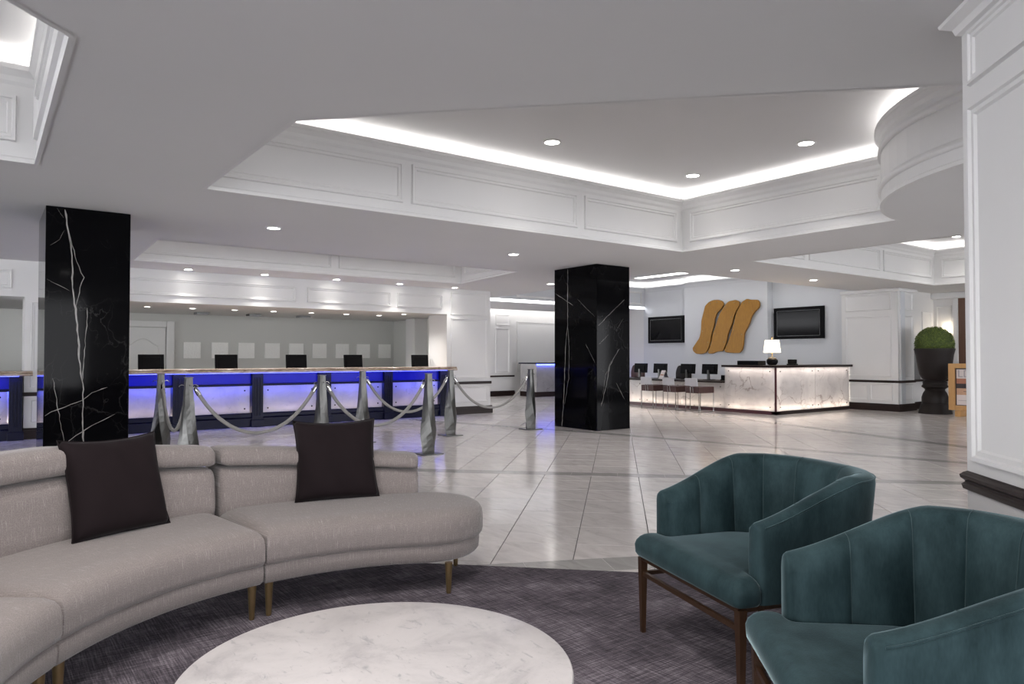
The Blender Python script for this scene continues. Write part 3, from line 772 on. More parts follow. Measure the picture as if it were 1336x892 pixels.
def front_desk(label, x0, x1, pil, panels):
    """x0..x1 body; pil: pilaster spans; panels: panel spans"""
    t = thing('front_desk', label, 'counter', (0, 0, 0))
    prof = [(13.10, 0.985), (13.085, 1.0), (13.085, 1.015), (13.10, 1.025), (13.115, 1.03), (13.105, 1.04), (13.11, 1.052), (13.125, 1.058), (13.85, 1.058), (13.85, 0.985)]
    bm = B(); loft(bm, [[(x, y, z) for y, z in prof] for x in (x0 - 0.12, x1 + 0.12)]); obj('countertop', bm, M['counter'], t)
    part('carcass', t, 'navy', x0 + 0.02, x1 - 0.02, 13.50, 13.8, 0.0, 0.985)
    part('base', t, 'navy', x0, x1, 13.27, 13.5, 0.0, 0.16, 0.006)
    part('base_molding', t, 'navy', x0, x1, 13.285, 13.36, 0.16, 0.25, 0.02)
    part('apron', t, 'apron', x0, x1, 13.33, 13.5, 0.76, 0.985)
    part('apron_molding', t, 'navy', x0, x1, 13.28, 13.34, 0.745, 0.785, 0.012)
    for a, b in pil:
        p = part('pilaster', t, 'navy', a, b, 13.25, 13.5, 0.0, 0.985, 0.006)
        part('pilaster_base', p, 'navy', a - 0.02, b + 0.02, 13.215, 13.26, 0.0, 0.13, 0.008)
        bm = B()
        for f_ in (0.25, 0.5, 0.75): box(bm, a + (b - a) * f_ - 0.012, a + (b - a) * f_ + 0.012, 13.238, 13.252, 0.2, 0.9, 0.004)
        obj('fluting', bm, M['navy'], p)
    for a, b in panels:
        p = part('onyx_panel', t, 'onyx_desk', a, b, 13.335, 13.347, 0.25, 0.76)
        for sx in (a + 0.09, b - 0.09):
            for z in (0.33, 0.66): bolt(p, (sx, 13.335, z), (0, -1, 0), 'black')
        part('backing', t, 'wall', a - 0.02, b + 0.02, 13.47, 13.49, 0.2, 0.8)
    L = x1 - x0
    bm = B(); box(bm, x0 + 0.05, x1 - 0.05, 13.16, 13.19, 0.977, 0.984); obj('light_strip', bm, M['led_blue'], t)
    area('lamp', ((x0 + x1) / 2, 13.175, 0.970), L - 0.1, 0.03, 0.4 * L, (0.02, 0.05, 1.0), (0, 0, 0), 180, t)
    area('lamp', ((x0 + x1) / 2, 13.42, 0.75), L - 0.1, 0.05, 2.2 * L, (0.06, 0.09, 1.0), (0, 0, 0), 180, t)
    area('lamp', ((x0 + x1) / 2, 13.42, 0.255), L - 0.1, 0.05, 0.65 * L, (1.0, 0.82, 0.70), (pi, 0, 0), 180, t)
    part('work_surface', t, 'dark_wood', x0, x1, 13.75, 14.3, 0.72, 0.76)
    return t
px = [1.62, 2.63, 2.80, 3.96, 4.14, 5.22, 5.45, 6.60, 6.78, 7.92, 8.13]
front_desk('long reception counter with blue lit panels and brown stone top, right of the left column', 1.62, 8.13,
           [(2.62, 2.82), (3.95, 4.15), (5.21, 5.46), (6.60, 6.79), (7.92, 8.13)], [(1.64, 2.60), (2.84, 3.93), (4.17, 5.19), (5.48, 6.58), (6.81, 7.90)])
front_desk('short blue lit reception counter at the left edge, left of the left column', -3.0, 0.5,
           [(0.33, 0.5), (-1.05, -0.85), (-2.4, -2.2)], [(-0.83, 0.31), (-2.18, -1.07)])


def monitor(x, y, z, face, label, group, wd=0.43, h=0.27, tilt=-0.08):
    """flat screen on a stand; 'face' = rotation so that the screen looks along local +y"""
    t = thing('monitor', label, 'monitor', (x, y, z), face, group)
    mt = Matrix.Translation((0, 0, 0.14)) @ Matrix.Rotation(tilt, 4, 'X')
    bm = B(); box(bm, -wd / 2, wd / 2, -0.018, 0.018, 0, h, 0.006); bmesh.ops.transform(bm, matrix=mt, verts=bm.verts); obj('casing', bm, M['black'], t)
    bm = B(); box(bm, -wd / 2 + 0.015, wd / 2 - 0.015, 0.018, 0.021, 0.02, h - 0.015); bmesh.ops.transform(bm, matrix=mt, verts=bm.verts); obj('screen', bm, M['screen'], t)
    bm = B(); box(bm, -wd * 0.36, wd * 0.36, -0.038, -0.018, 0.04, h - 0.05, 0.008); bmesh.ops.transform(bm, matrix=mt, verts=bm.verts); obj('rear_housing', bm, M['black'], t)
    bm = B(); bar(bm, (0, -0.035, 0.01), (0, -0.045, 0.24), 0.028, 0.022); obj('neck', bm, M['steel'], t)
    bm = B(); box(bm, -0.12, 0.12, -0.11, 0.08, 0, 0.012, 0.005); obj('foot', bm, M['black'], t)
    return t
for x, lab, wd in ((2.42, 'first', 0.42), (3.71, 'second', 0.41), (5.06, 'third', 0.42), (6.28, 'fourth', 0.41), (7.88, 'fifth', 0.42)):
    monitor(x, 14.05, 0.76, 0, f'black computer monitor on the long blue counter, {lab} from the left', 'monitors behind the front desk', wd, 0.42, -0.1)
for i, x in enumerate((3.752, 4.345, 4.938, 5.535, 6.12, 6.705, 7.30, 7.874, 8.472)):
    t = thing('wall_square', ('first', 'second', 'third', 'fourth', 'fifth', 'sixth', 'seventh', 'eighth', 'ninth')[i] + ' white textured square from the left on the office back wall', 'wall art', (x, 17.05, 1.42), 0, 'white squares on the office wall')
    bm = B(); box(bm, -0.18, 0.18, -0.035, -0.004, -0.18, 0.18, 0.004); obj('panel', bm, M['canvas'], t)
    part('mount', t, 'grey_wall', -0.12, 0.12, -0.004, 0, -0.12, 0.12)


# ================================================================== STANCHIONS AND ROPES
def stanchion_mesh(seed):
    rnd = random.Random(seed); bm = B(); rings = []
    for i in range(15):
        t = i / 14; z = 0.012 + t * 1.045
        hw = 0.036 + (0.083 - 0.036) * (1 - t) ** 0.9 + 0.018 * math.exp(-((t - 0.25) / 0.16) ** 2)
        hw = hw if t > 0.02 else hw * 0.96
        tw = radians(62) * max(0, 1 - t / 0.8) ** 1.1
        ring = []
        for j in range(8):
            a = j * pi / 4 + tw
            r = hw * (1.28 if j % 2 else 1.0)
            if 0.03 < t < 0.75: r *= rnd.uniform(0.975, 1.035)
            ring.append((r * cos(a), r * sin(a), z))
        rings.append(ring)
    loft(bm, rings); return bm

SP = [(1.776, 8.2, 'stanchion nearest the left column in the front row, behind the sofa back'), (3.257, 8.2, 'stanchion rising behind the right throw pillow, front row'),
      (4.72, 8.2, 'front row stanchion just past the sofa end, nearest of all to the camera'), (1.817, 9.9, 'leftmost stanchion, in the back row beside the left column'),
      (4.57, 9.9, 'back row stanchion in front of the fourth blue counter monitor'), (6.11, 9.9, 'back row stanchion at the right end of the blue counter'),
      (7.76, 9.9, 'rightmost stanchion, alone between the blue counter and the right column')]
ST = []
for i, (x, y, lab) in enumerate(SP):
    t = thing('stanchion', lab, 'stanchion', (x, y, 0.0012), 0.0, 'hammered metal stanchions')
    obj('post', stanchion_mesh(i + 1), M['steel'], t)
    part('base_plate', t, 'steel', -0.15, 0.15, -0.15, 0.15, 0, 0.012, 0.003)
    bm = B(); box(bm, -0.042, 0.042, -0.042, 0.042, 1.05, 1.058, 0.002); obj('cap', bm, M['steel'], t)
    for sx, sy in ((1, 0), (-1, 0), (0, 1), (0, -1)):
        bm = B(); tube(bm, [(sx * (0.034 + 0.03 * (1 - cos(a))) , sy * (0.034 + 0.03 * (1 - cos(a))), 0.955 + 0.022 * sin(a)) for a in [k_ * pi / 6 for k_ in range(7)]], 0.004, 6)
        obj('hook', bm, M['chrome'], t)
    ST.append((x, y))

def rope(i, j, sag, label):
    a = Vector((*ST[i], 0.95)); b = Vector((*ST[j], 0.95)); dr = (b - a).normalized()
    a = a + dr * 0.06; b = b - dr * 0.06
    t = thing('barrier_rope', label, 'rope', (a + b) / 2 * 1.0, 0, 'grey barrier ropes')
    mid = (a + b) / 2; L = (b - a).length
    def cat(s):                         # s in -1..1
        kk = 1.5; y = (math.cosh(kk * s) - math.cosh(kk)) / (math.cosh(kk) - 1)
        return dr * (L / 2 * s) + Vector((0, 0, sag * y))
    n = 28
    pts = [cat(-0.95 + 1.9 * k_ / n) for k_ in range(n + 1)]
    bm = B(); tube(bm, pts, 0.021, 10); obj('cord', bm, M['rope'], t, smooth=True, angle=50)
    for s0, s1 in ((-1, -0.93), (1, 0.93)):
        bm = B(); tube(bm, [cat(s0), cat(s0 * 0.99), cat((s0 + s1) / 2), cat(s1)], [0.008, 0.02, 0.025, 0.025], 10); obj('end_sleeve', bm, M['chrome'], t, smooth=True, angle=50)
    return t
rope(0, 1, 0.53, 'grey rope sagging between the first and second front row stanchions')
rope(1, 2, 0.53, 'grey rope running from the right throw pillow to the nearest stanchion')
rope(3, 0, 0.53, 'short looking grey rope hanging beside the left column between two stanchions')
rope(4, 5, 0.53, 'grey rope in the back row before the right end of the blue counter')
rope(5, 6, 0.53, 'grey rope from the blue counter end to the lone rightmost stanchion')


# ================================================================== SOFA
SC = Vector((1.27, 2.20))
SR = 2.2            # radius that turns angles into fabric metres
def uvs(o, kind='top'):
    me = o.data; uv = me.uv_layers.new(name='UVMap')
    for p in me.polygons:
        for li in p.loop_indices:
            co = me.vertices[me.loops[li].vertex_index].co
            r = hypot(co.x, co.y); th = atan2(co.y, co.x)
            v = r if abs(p.normal.z) > 0.72 else co.z
            uv.data[li].uv = (th * 1.5, v)

def pol(r, a): return (r * cos(radians(a)), r * sin(radians(a)))
def seat_outline(a0, a1, r0, r1, bumper=False, ins=0.0, n=20):
    """plan outline, local to the sofa centre; a0<a1 in degrees"""
    da = math.degrees(ins * 0.8 / r1)
    r0 += ins; r1 -= ins; a1 -= da
    if not bumper: a0 += da
    pts = [pol(r0, a0 + (a1 - a0) * i / n) for i in range(n + 1)]          # inner, a0 -> a1
    pts += [pol(r1, a1 - (a1 - a0) * i / n) for i in range(n + 1)]         # outer, a1 -> a0
    if bumper:
        rm, rr = (r0 + r1) / 2, (r1 - r0) / 2
        c = Vector(pol(rm, a0)); er = Vector(pol(1, a0)); et = Vector((er.y, -er.x))
        pts = pts[:-1] + [tuple(c + er * rr * cos(t) + et * rr * sin(t) * 0.95) for t in [pi * k_ / 16 for k_ in range(0, 17)]][:-1]
    return pts

def loft_layers(fn, layers):
    """stack outlines fn(inset) at heights: every layer is built with its own inset so that corners never fold"""
    bm = B()
    loft(bm, [[(p[0], p[1], z) for p in fn(ins)] for z, ins in layers])
    bmesh.ops.triangulate(bm, faces=[f for f in bm.faces if len(f.verts) > 4])
    return bm

def sweep_back(prof_f, a0, a1, n=24, rnd=0.034):
    bm = B(); rings = []
    A = [a0, a0 + 0.12, a0 + 0.4, a0 + 0.85] + [a0 + 1.5 + (a1 - a0 - 3.0) * i / n for i in range(n + 1)] + [a1 - 0.85, a1 - 0.4, a1 - 0.12, a1]
    ins = [rnd, rnd * 0.6, rnd * 0.28, rnd * 0.07] + [0] * (n + 1) + [rnd * 0.07, rnd * 0.28, rnd * 0.6, rnd]
    for a, i_ in zip(A, ins):
        pr = prof_f(a)
        pr = offset(pr, -i_) if i_ else pr
        rings.append([(*pol(r, a), z) for r, z in pr])
    loft(bm, rings)
    bmesh.ops.triangulate(bm, faces=[f for f in bm.faces if len(f.verts) > 4])
    return bm

def ztop(a): return 0.858 - 0.0033 * max(0, 120 - a)
def zrol(a): return 0.722 - 0.0026 * max(0, 118 - a)

def round_poly(pts, r, n=4):
    out = []
    for i in range(len(pts)):
        p0, p1, p2 = Vector(pts[i - 1]), Vector(pts[i]), Vector(pts[(i + 1) % len(pts)])
        d0 = (p0 - p1); d2 = (p2 - p1); rr = min(r, d0.length * 0.45, d2.length * 0.45)
        a = p1 + d0.normalized() * rr; b = p1 + d2.normalized() * rr
        for k_ in range(n + 1):
            t = k_ / n; out.append(tuple(a * (1 - t) ** 2 + p1 * 2 * t * (1 - t) + b * t * t))
    return out

def sofa_unit(label, a0, a1, back0, back1, bumper=False, legs=()):
    t = thing('sofa_section', label, 'sofa', (SC.x, SC.y, CZ), 0, 'curved sofa sections')
    f_seat = lambda q_: seat_outline(a0, a1, 1.307, 2.03, bumper, q_)
    f_base = lambda q_: seat_outline(a0, a1, 1.323, 2.0, bumper, q_)
    bm = loft_layers(f_base, [(0.158, 0.05), (0.164, 0.02), (0.18, 0.004), (0.225, 0.0), (0.256, 0.003), (0.262, 0.012)])
    o = obj('base', bm, M['sofa'], t, smooth=True, angle=50); uvs(o)
    bm = loft_layers(f_seat, [(0.258, 0.018), (0.266, 0.006), (0.29, 0.0), (0.35, 0.0), (0.385, 0.006), (0.408, 0.022), (0.424, 0.05), (0.433, 0.09), (0.438, 0.14)])
    o = obj('seat_cushion', bm, M['sofa'], t, smooth=True, angle=60); uvs(o)
    def low(a):
        zr = zrol(a)
        return round_poly([(1.90, 0.40), (1.885, 0.46), (1.90, zr - 0.06), (1.93, zr - 0.004), (2.13, zr - 0.004), (2.16, 0.2), (1.98, 0.2)], 0.035, 3)
    o = obj('backrest', sweep_back(low, back0, back1), M['sofa'], t, smooth=True, angle=60); uvs(o)
    def roll(a):
        zr, zt = zrol(a), ztop(a)
        return round_poly([(1.885, zr + 0.006), (1.895, zt - 0.025), (1.94, zt), (2.12, zt - 0.008), (2.165, zt - 0.05), (2.155, zr + 0.004)], 0.045, 3)
    o = obj('back_roll', sweep_back(roll, back0, back1), M['sofa'], t, smooth=True, angle=60); uvs(o)
    def rear(a): return round_poly([(2.10, 0.25), (2.10, ztop(a) - 0.06), (2.15, ztop(a) - 0.06), (2.15, 0.25)], 0.012, 2)
    o = obj('rear_panel', sweep_back(rear, back0, back1, rnd=0.006), M['sofa'], t, smooth=True, angle=60); uvs(o)
    for r, a in legs:
        x, y = pol(r, a)
        bm = B(); lathe(bm, [(0.011, 0.0), (0.013, 0.004), (0.021, 0.165)], 16, (x, y)); obj('leg', bm, M['brass'], t, smooth=True, angle=50)
    return t
sofa_unit('right end section of the curved taupe sofa, with rounded open end', 61.0, 96.6, 62.0, 96.4, True, ((1.36, 95.2), (1.345, 55.5), (1.85, 55.0), (1.92, 94.5)))
sofa_unit('middle section of the curved taupe sofa, holding the left pillow', 97.0, 141.6, 97.2, 141.4, False, ((1.36, 98.8), (1.36, 139.6), (1.92, 99), (1.92, 139.5)))
sofa_unit('left section of the curved taupe sofa, cut by the photo edge', 142.0, 186.0, 142.2, 186.0, False, ((1.36, 144), (1.36, 183), (1.92, 144), (1.92, 183)))


def throw_pillow(label, p0, p1, top_shift, h=0.46, th=0.075, seed=1):
    """p0,p1: bottom corners (world xy, left to right seen from the front)"""
    rnd = random.Random(seed)
    a = Vector((p0[0], p0[1], 0)); b = Vector((p1[0], p1[1], 0)); ux = (b - a).normalized(); Wd = (b - a).length
    out = Vector((ux.y, -ux.x, 0))
    t = thing('throw_pillow', label, 'pillow', ((a + b) / 2 + Vector((0, 0, 0.446))), 0, 'dark throw pillows')
    n = 22
    upv = (Vector((0, 0, h)) - out * top_shift); upn = upv.normalized(); nn = ux.cross(upn); nn = nn if nn.dot(out) > 0 else -nn
    def surf(i, j, s):
        u = 2 * i / n - 1; v = 2 * j / n - 1
        pin_u = 1 - 0.10 * (1 - v * v) ** 0.9 * abs(u) ** 3 * 0.9
        pin_v = 1 - 0.11 * (1 - u * u) ** 0.9 * abs(v) ** 3 * (1.0 if v > 0 else 0.25)
        fat = (max(0, 1 - u ** 4) * max(0, 1 - v ** 4)) ** 0.55
        wr = 0.004 * sin(9 * u + 4 * v + seed) * fat
        return ux * (u * Wd / 2 * pin_u) + upv * ((v * pin_v + 1) / 2) + nn * (s * th * fat + wr)
    bm = B()
    for s in (1, -1):
        g_ = [[bm.verts.new(surf(i, j, s)) for i in range(n + 1)] for j in range(n + 1)]
        for j in range(n):
            for i in range(n): bm.faces.new((g_[j][i], g_[j][i + 1], g_[j + 1][i + 1], g_[j + 1][i]))
    bmesh.ops.remove_doubles(bm, verts=bm.verts, dist=0.0008)
    obj('cover', bm, M['plum'], t, smooth=True)
    bm = B()
    edge = [surf(i, 0, 1) for i in range(n + 1)] + [surf(n, j, 1) for j in range(1, n + 1)] + [surf(i, n, 1) for i in range(n - 1, -1, -1)] + [surf(0, j, 1) for j in range(n - 1, 0, -1)]
    tube(bm, edge + edge[:1], 0.0035, 6); obj('piping', bm, M['plum'], t, smooth=True)
    return t
throw_pillow('dark plum square throw pillow leaning on the middle sofa section', (0.331, 3.733), (0.768, 3.917), 0.14, 0.45, seed=1)
throw_pillow('dark plum square throw pillow leaning on the right sofa section', (1.443, 4.02), (1.919, 3.916), 0.14, 0.455, seed=2)

# ---- coffee table
t = thing('coffee_table', 'round white marble coffee table on the carpet before the sofa', 'table', (0.915, 1.86, CZ))
bm = B(); lathe(bm, [(0.52, 0.355), (0.545, 0.365), (0.548, 0.375), (0.548, 0.385), (0.545, 0.390), (0.540, 0.392)], 96); obj('tabletop', bm, M['carrara'], t, smooth=True, angle=30)
bm = B(); lathe(bm, [(0.30, 0), (0.30, 0.012), (0.10, 0.03), (0.06, 0.10), (0.06, 0.28), (0.16, 0.345), (0.30, 0.355)], 48); obj('pedestal', bm, M['brass'], t, smooth=True, angle=40)


# ================================================================== ARMCHAIRS
def armchair(label, FL, w):
    """FL: front-left leg (world), w: unit vector along the front towards the right leg.  local x = along front, y = to the back"""
    w = Vector(w).normalized(); back = Vector((-w.y, w.x))
    mid = Vector(FL) + w * 0.365
    rz = atan2(w.y, w.x)
    t = thing('armchair', label, 'armchair', (mid.x, mid.y, CZ), rz, 'teal velvet armchairs')
    # shell plan: path of the outer/inner wall from left arm front round the back to right arm front
    HW, D, F0 = 0.385, 0.735, 0.10
    path = []
    n = 72
    def plan(s):   # s 0..1 ; superellipse-like horseshoe with straight arms
        La, Lr = 0.30, 0.93
        tot = 2 * La + Lr; d_ = s * tot
        if d_ < La: return Vector((-HW, F0 + d_)), Vector((-1, 0))
        if d_ > La + Lr: return Vector((HW, F0 + (tot - d_))), Vector((1, 0))
        ph = pi * (d_ - La) / Lr                    # pi -> left, 0 -> right
        yb = F0 + La; ry = D - yb
        e = 0.80
        c_, s_ = -cos(ph), sin(ph)
        p = Vector((HW * math.copysign(abs(c_) ** e, c_), yb + ry * abs(s_) ** e))
        nv = Vector((c_ / HW, s_ / ry)); nv.normalize()
        return p, nv
    def ht(p): # top height from front (0.655) up to the back (0.80)
        k_ = min(1, max(0, (p.y - F0) / 0.42)); k_ = k_ * k_ * (3 - 2 * k_) * 0.35 + k_ * 0.65
        return 0.648 + 0.150 * k_
    NCH = 9
    def section(s):
        p, nv = plan(s); h = ht(p); kb = min(1, max(0, (p.y - F0) / (D - F0)))
        th = 0.085 + 0.02 * kb; lean = 0.05 * kb
        ch = abs(sin(pi * NCH * s)); puff = 0.020 * (ch ** 0.55)
        ins = 0.012
        pts = []
        def q_(off, z): v = p + nv * off; return (v.x, v.y, z)
        zl = lambda z: lean * (z - 0.36) / (h - 0.36)
        # outer bottom -> outer top -> over the top -> inner top -> inner bottom
        for z in (0.355, 0.45, 0.56, h - 0.035): pts.append(q_(zl(z) - 0.0, z))
        pts.append(q_(zl(h) - 0.006, h - 0.012)); pts.append(q_(zl(h) - 0.022, h))
        pts.append(q_(zl(h) - th * 0.5, h + 0.006)); pts.append(q_(zl(h) - th + 0.022, h))
        pts.append(q_(zl(h) - th + 0.006 - puff * 0.5, h - 0.014))
        for z in (h - 0.05, 0.60, 0.52, 0.45, 0.40): pts.append(q_(zl(z) - th - puff, z))
        pts.append(q_(-th, 0.355))
        return pts
    ns = NCH * 10
    bm = B()
    S_ = [section(i / ns) for i in range(ns + 1)]
    def shrink(sec, dy, k_):
        cx_ = sum(p[0] for p in sec) / len(sec); cz_ = sum(p[2] for p in sec) / len(sec)
        return [(cx_ + (p[0] - cx_) * k_, p[1] - dy, 0.355 + (p[2] - 0.355) * (1 - (1 - k_) * 0.25)) for p in sec]
    rings = [shrink(S_[0], 0.022, 0.72), shrink(S_[0], 0.018, 0.88), shrink(S_[0], 0.008, 0.97)] + S_ + [shrink(S_[-1], 0.008, 0.97), shrink(S_[-1], 0.018, 0.88), shrink(S_[-1], 0.022, 0.72)]
    loft(bm, rings)
    obj('shell', bm, M['velvet'], t, smooth=True, angle=55)
    # stitched seams: down each channel valley, and along outer top edge
    for c_ in range(1, NCH):
        s = c_ / NCH; sec = section(s)
        p, nv = plan(s)
        pts = [(x - nv.x * 0.0015, y - nv.y * 0.0015, z) for x, y, z in sec[6:14]]
        bm = B(); tube(bm, pts, 0.0013, 6); obj('seam', bm, M['velvet_seam'], t, smooth=True)
    pts = []
    for i in range(0, ns + 1):
        p, nv = plan(i / ns); x, y, z = section(i / ns)[4]; pts.append((x + nv.x * 0.001, y + nv.y * 0.001, z))
    bm = B(); tube(bm, pts, 0.003, 6); obj('welt', bm, M['velvet'], t, smooth=True)
    # T shaped seat cushion
    def tee(q_):
        a, b, f_, n_, y_ = 0.395 - q_, 0.305 - q_, -0.035 + q_, 0.080 - q_ * 0.5, 0.63 - q_
        return round_poly([(-a, f_), (a, f_), (a, n_), (b, n_ + 0.012), (b, 0.40), (0.72 * b, 0.56 - q_), (0.26 * b, y_), (-0.26 * b, y_), (-0.72 * b, 0.56 - q_), (-b, 0.40), (-b, n_ + 0.012), (-a, n_)], 0.035, 4)
    bm = loft_layers(tee, [(0.352, 0.02), (0.356, 0.008), (0.37, 0.0), (0.405, -0.002), (0.425, 0.004), (0.442, 0.016), (0.452, 0.030), (0.456, 0.045)])
    obj('seat', bm, M['velvet'], t, smooth=True, angle=60)
    part('frame_rail', t, 'bronze', -0.37, 0.37, -0.015, 0.60, 0.335, 0.354)
    legs = [(-0.365, 0.0), (0.365, 0.0), (-0.33, 0.60), (0.33, 0.60)]
    for x, y in legs:
        bm = B(); bar(bm, (x * (1.0 if y < 0.1 else 1.05), y if y < 0.1 else y + 0.04, 0), (x, y, 0.345), 0.0095, 0.0165); obj('leg', bm, M['bronze'], t)
    for a_, b_ in (((-0.365, 0.0), (0.365, 0.0)), ((-0.365, 0.0), (-0.335, 0.605)), ((0.365, 0.0), (0.335, 0.605))):
        bm = B(); bar(bm, (a_[0], a_[1], 0.272), (b_[0], b_[1], 0.272), 0.009); obj('stretcher', bm, M['bronze'], t)
    return t
armchair('teal velvet barrel armchair, the further one with its legs seen', (2.469, 2.308), (-0.31, -0.95))
armchair('teal velvet barrel armchair, the nearer one cut off at the right edge', (2.02, 1.391), (-0.675, -0.738))


# ================================================================== RECEPTION AT THE BACK
t = thing('reception_desk', 'L shaped reception desk of backlit veined stone below the wall sculpture', 'counter', (0, 0, 0))
# tall part
bm = B()
prism(bm, [(13.87, 9.02), (17.06, 9.02), (17.06, 9.75), (14.55, 9.75), (14.55, 10.47), (13.87, 10.47)], 1.035, 1.085)
obj('countertop', bm, M['dark_wood'], t)
bm = B(); prism(bm, [(14.08, 9.22), (17.0, 9.22), (17.0, 9.6), (14.4, 9.6), (14.4, 10.4), (14.08, 10.4)], 0.0, 1.035); obj('carcass', bm, M['wall'], t)
p = part('front_panel', t, 'onyx', 13.95, 13.965, 9.13, 10.43, 0.075, 1.03)
for y in (9.24, 10.32):
    for z in (0.16, 0.95): bolt(p, (13.95, y, z), (-1, 0, 0))
for a, b in ((14.0, 15.52), (15.53, 17.03)):
    p = part('side_panel', t, 'onyx', a, b, 9.10, 9.115, 0.075, 1.03)
    for x in (a + 0.12, b - 0.12):
        for z in (0.16, 0.95): bolt(p, (x, 9.10, z), (0, -1, 0))
part('corner_post', t, 'red_plinth', 13.945, 13.975, 9.09, 9.125, 0.07, 1.035)
part('plinth', t, 'red_plinth', 13.93, 14.1, 9.08, 15.6, 0, 0.075)
part('plinth', t, 'dark_wood', 13.93, 17.05, 9.08, 9.2, 0, 0.075)
area('lamp', (15.5, 9.17, 0.085), 2.9, 0.05, 4, (1, 0.86, 0.72), (pi, 0, 0), 180, t)
area('lamp', (15.5, 9.17, 1.02), 2.9, 0.05, 3.0, (1, 0.9, 0.82), (0, 0, 0), 180, t)
area('lamp', (14.02, 9.78, 1.02), 0.05, 1.2, 1.3, (1, 0.9, 0.82), (0, 0, 0), 180, t)
area('lamp', (14.02, 9.78, 0.085), 0.05, 1.2, 1.7, (1, 0.86, 0.72), (pi, 0, 0), 180, t)
# low part
part('low_countertop', t, 'dark_wood', 13.82, 14.75, 10.43, 15.6, 0.665, 0.705, 0.006)
part('low_carcass', t, 'wall', 14.1, 14.7, 10.45, 15.55, 0.0, 0.665)
for i in range(4):
    a = 10.44 + i * 1.28
    p = part('low_panel', t, 'onyx', 13.955, 13.967, a, a + 1.265, 0.075, 0.655)
    for y in (a + 0.12, a + 1.145):
        for z in (0.15, 0.57): bolt(p, (13.955, y, z), (-1, 0, 0))
area('lamp', (14.035, 13.0, 0.085), 0.05, 5.0, 6, (1, 0.86, 0.72), (pi, 0, 0), 180, t)

for y, lab in ((13.56, 'first'), (12.86, 'second'), (11.94, 'third'), (11.26, 'fourth')):
    monitor(14.45, y, 0.705, -pi / 2, f'black monitor on the low stone desk, {lab} from the left', 'monitors on the low desk', 0.46, 0.25, -0.1)
# stools in front of the low desk
def stool(y, label):
    t = thing('desk_chair', label, 'chair', (13.32, y, 0), 0, 'low backed chairs at the stone desk')
    bm = B(); box(bm, -0.24, 0.30, -0.2, 0.2, 0.44, 0.585, 0.012); obj('seat', bm, M['seat_red'], t)
    mt = Matrix.Translation((-0.26, 0, 0.605)) @ Matrix.Rotation(-0.12, 4, 'Y')
    bm = B(); box(bm, -0.02, 0.02, -0.17, 0.17, 0, 0.18, 0.012); bmesh.ops.transform(bm, matrix=mt, verts=bm.verts); obj('backrest', bm, M['pad'], t)
    for yy in (-0.035, 0.035):
        bm = B(); bar(bm, (-0.245, yy, 0.44), (-0.262, yy, 0.62), 0.007); obj('back_post', bm, M['chrome'], t)
    for x, yy in ((-0.235, -0.19), (-0.235, 0.19), (0.29, -0.19), (0.29, 0.19)):
        bm = B(); bar(bm, (x, yy, 0), (x, yy, 0.45), 0.009); obj('leg', bm, M['chrome'], t)
    for yy in (-0.19, 0.19):
        bm = B(); bar(bm, (-0.235, yy, 0.012), (0.29, yy, 0.012), 0.008); obj('foot_rail', bm, M['chrome'], t)
    return t
stool(10.68, 'dark red chair with pale back pad at the stone desk, nearest the tall counter')
stool(11.36, 'dark red chair with pale back pad at the stone desk, middle of three')
stool(12.06, 'dark red chair with pale back pad at the stone desk, beside the black column')
# upholstered chairs behind the low desk
def staff_chair(x, y, m, label):
    t = thing('staff_chair', label, 'chair', (x, y, 0), 0)
    bm = B(); o_ = round_poly([(-0.24, 0.50), (0.24, 0.50), (0.25, 0.86), (0.17, 1.04), (-0.17, 1.04), (-0.25, 0.86)], 0.08, 4)
    loft(bm, [[(xx, a[0], a[1]) for a in offset(o_, -ins)] for xx, ins in ((-0.05, 0.03), (-0.04, 0.006), (0, 0), (0.04, 0.006), (0.05, 0.03))]); obj('backrest', bm, M[m], t, smooth=True, angle=50)
    part('seat', t, m, -0.5, -0.03, -0.25, 0.25, 0.42, 0.5, 0.03)
    bm = B(); lathe(bm, [(0.03, 0.06), (0.03, 0.43)], 12, (-0.26, 0)); obj('stem', bm, M['chrome'], t)
    for k_ in range(5):
        bm = B(); a = 2 * pi * k_ / 5; bar(bm, (-0.26, 0, 0.07), (-0.26 + 0.26 * cos(a), 0.26 * sin(a), 0.03), 0.018, 0.03); obj('leg', bm, M['black'], t)
staff_chair(15.5, 14.65, 'seat_red', 'brown upholstered chair behind the low desk, right beside the black column')
staff_chair(15.5, 12.95, 'planter', 'dark grey rounded chair behind the low desk, next to the paper sign')
t = thing('desk_sign', 'small pale folded sign card with a red line of print on the low desk', 'sign', (14.0, 12.45, 0.705), -0.5)
bm = B(); bm.faces.new([bm.verts.new(p) for p in ((0, -0.15, 0), (0, 0.15, 0), (0.09, 0.15, 0.22), (0.09, -0.15, 0.22))]); bm.faces.new([bm.verts.new(p) for p in ((0.18, -0.15, 0), (0.18, 0.15, 0), (0.09, 0.15, 0.22), (0.09, -0.15, 0.22))])
obj('card', bm, M['paper'], t)
bm = B(); bm.faces.new([bm.verts.new(p) for p in ((0.036, -0.11, 0.09), (0.036, 0.11, 0.09), (0.048, 0.11, 0.12), (0.048, -0.11, 0.12))]); obj('print_line', bm, M['print_red'], t)

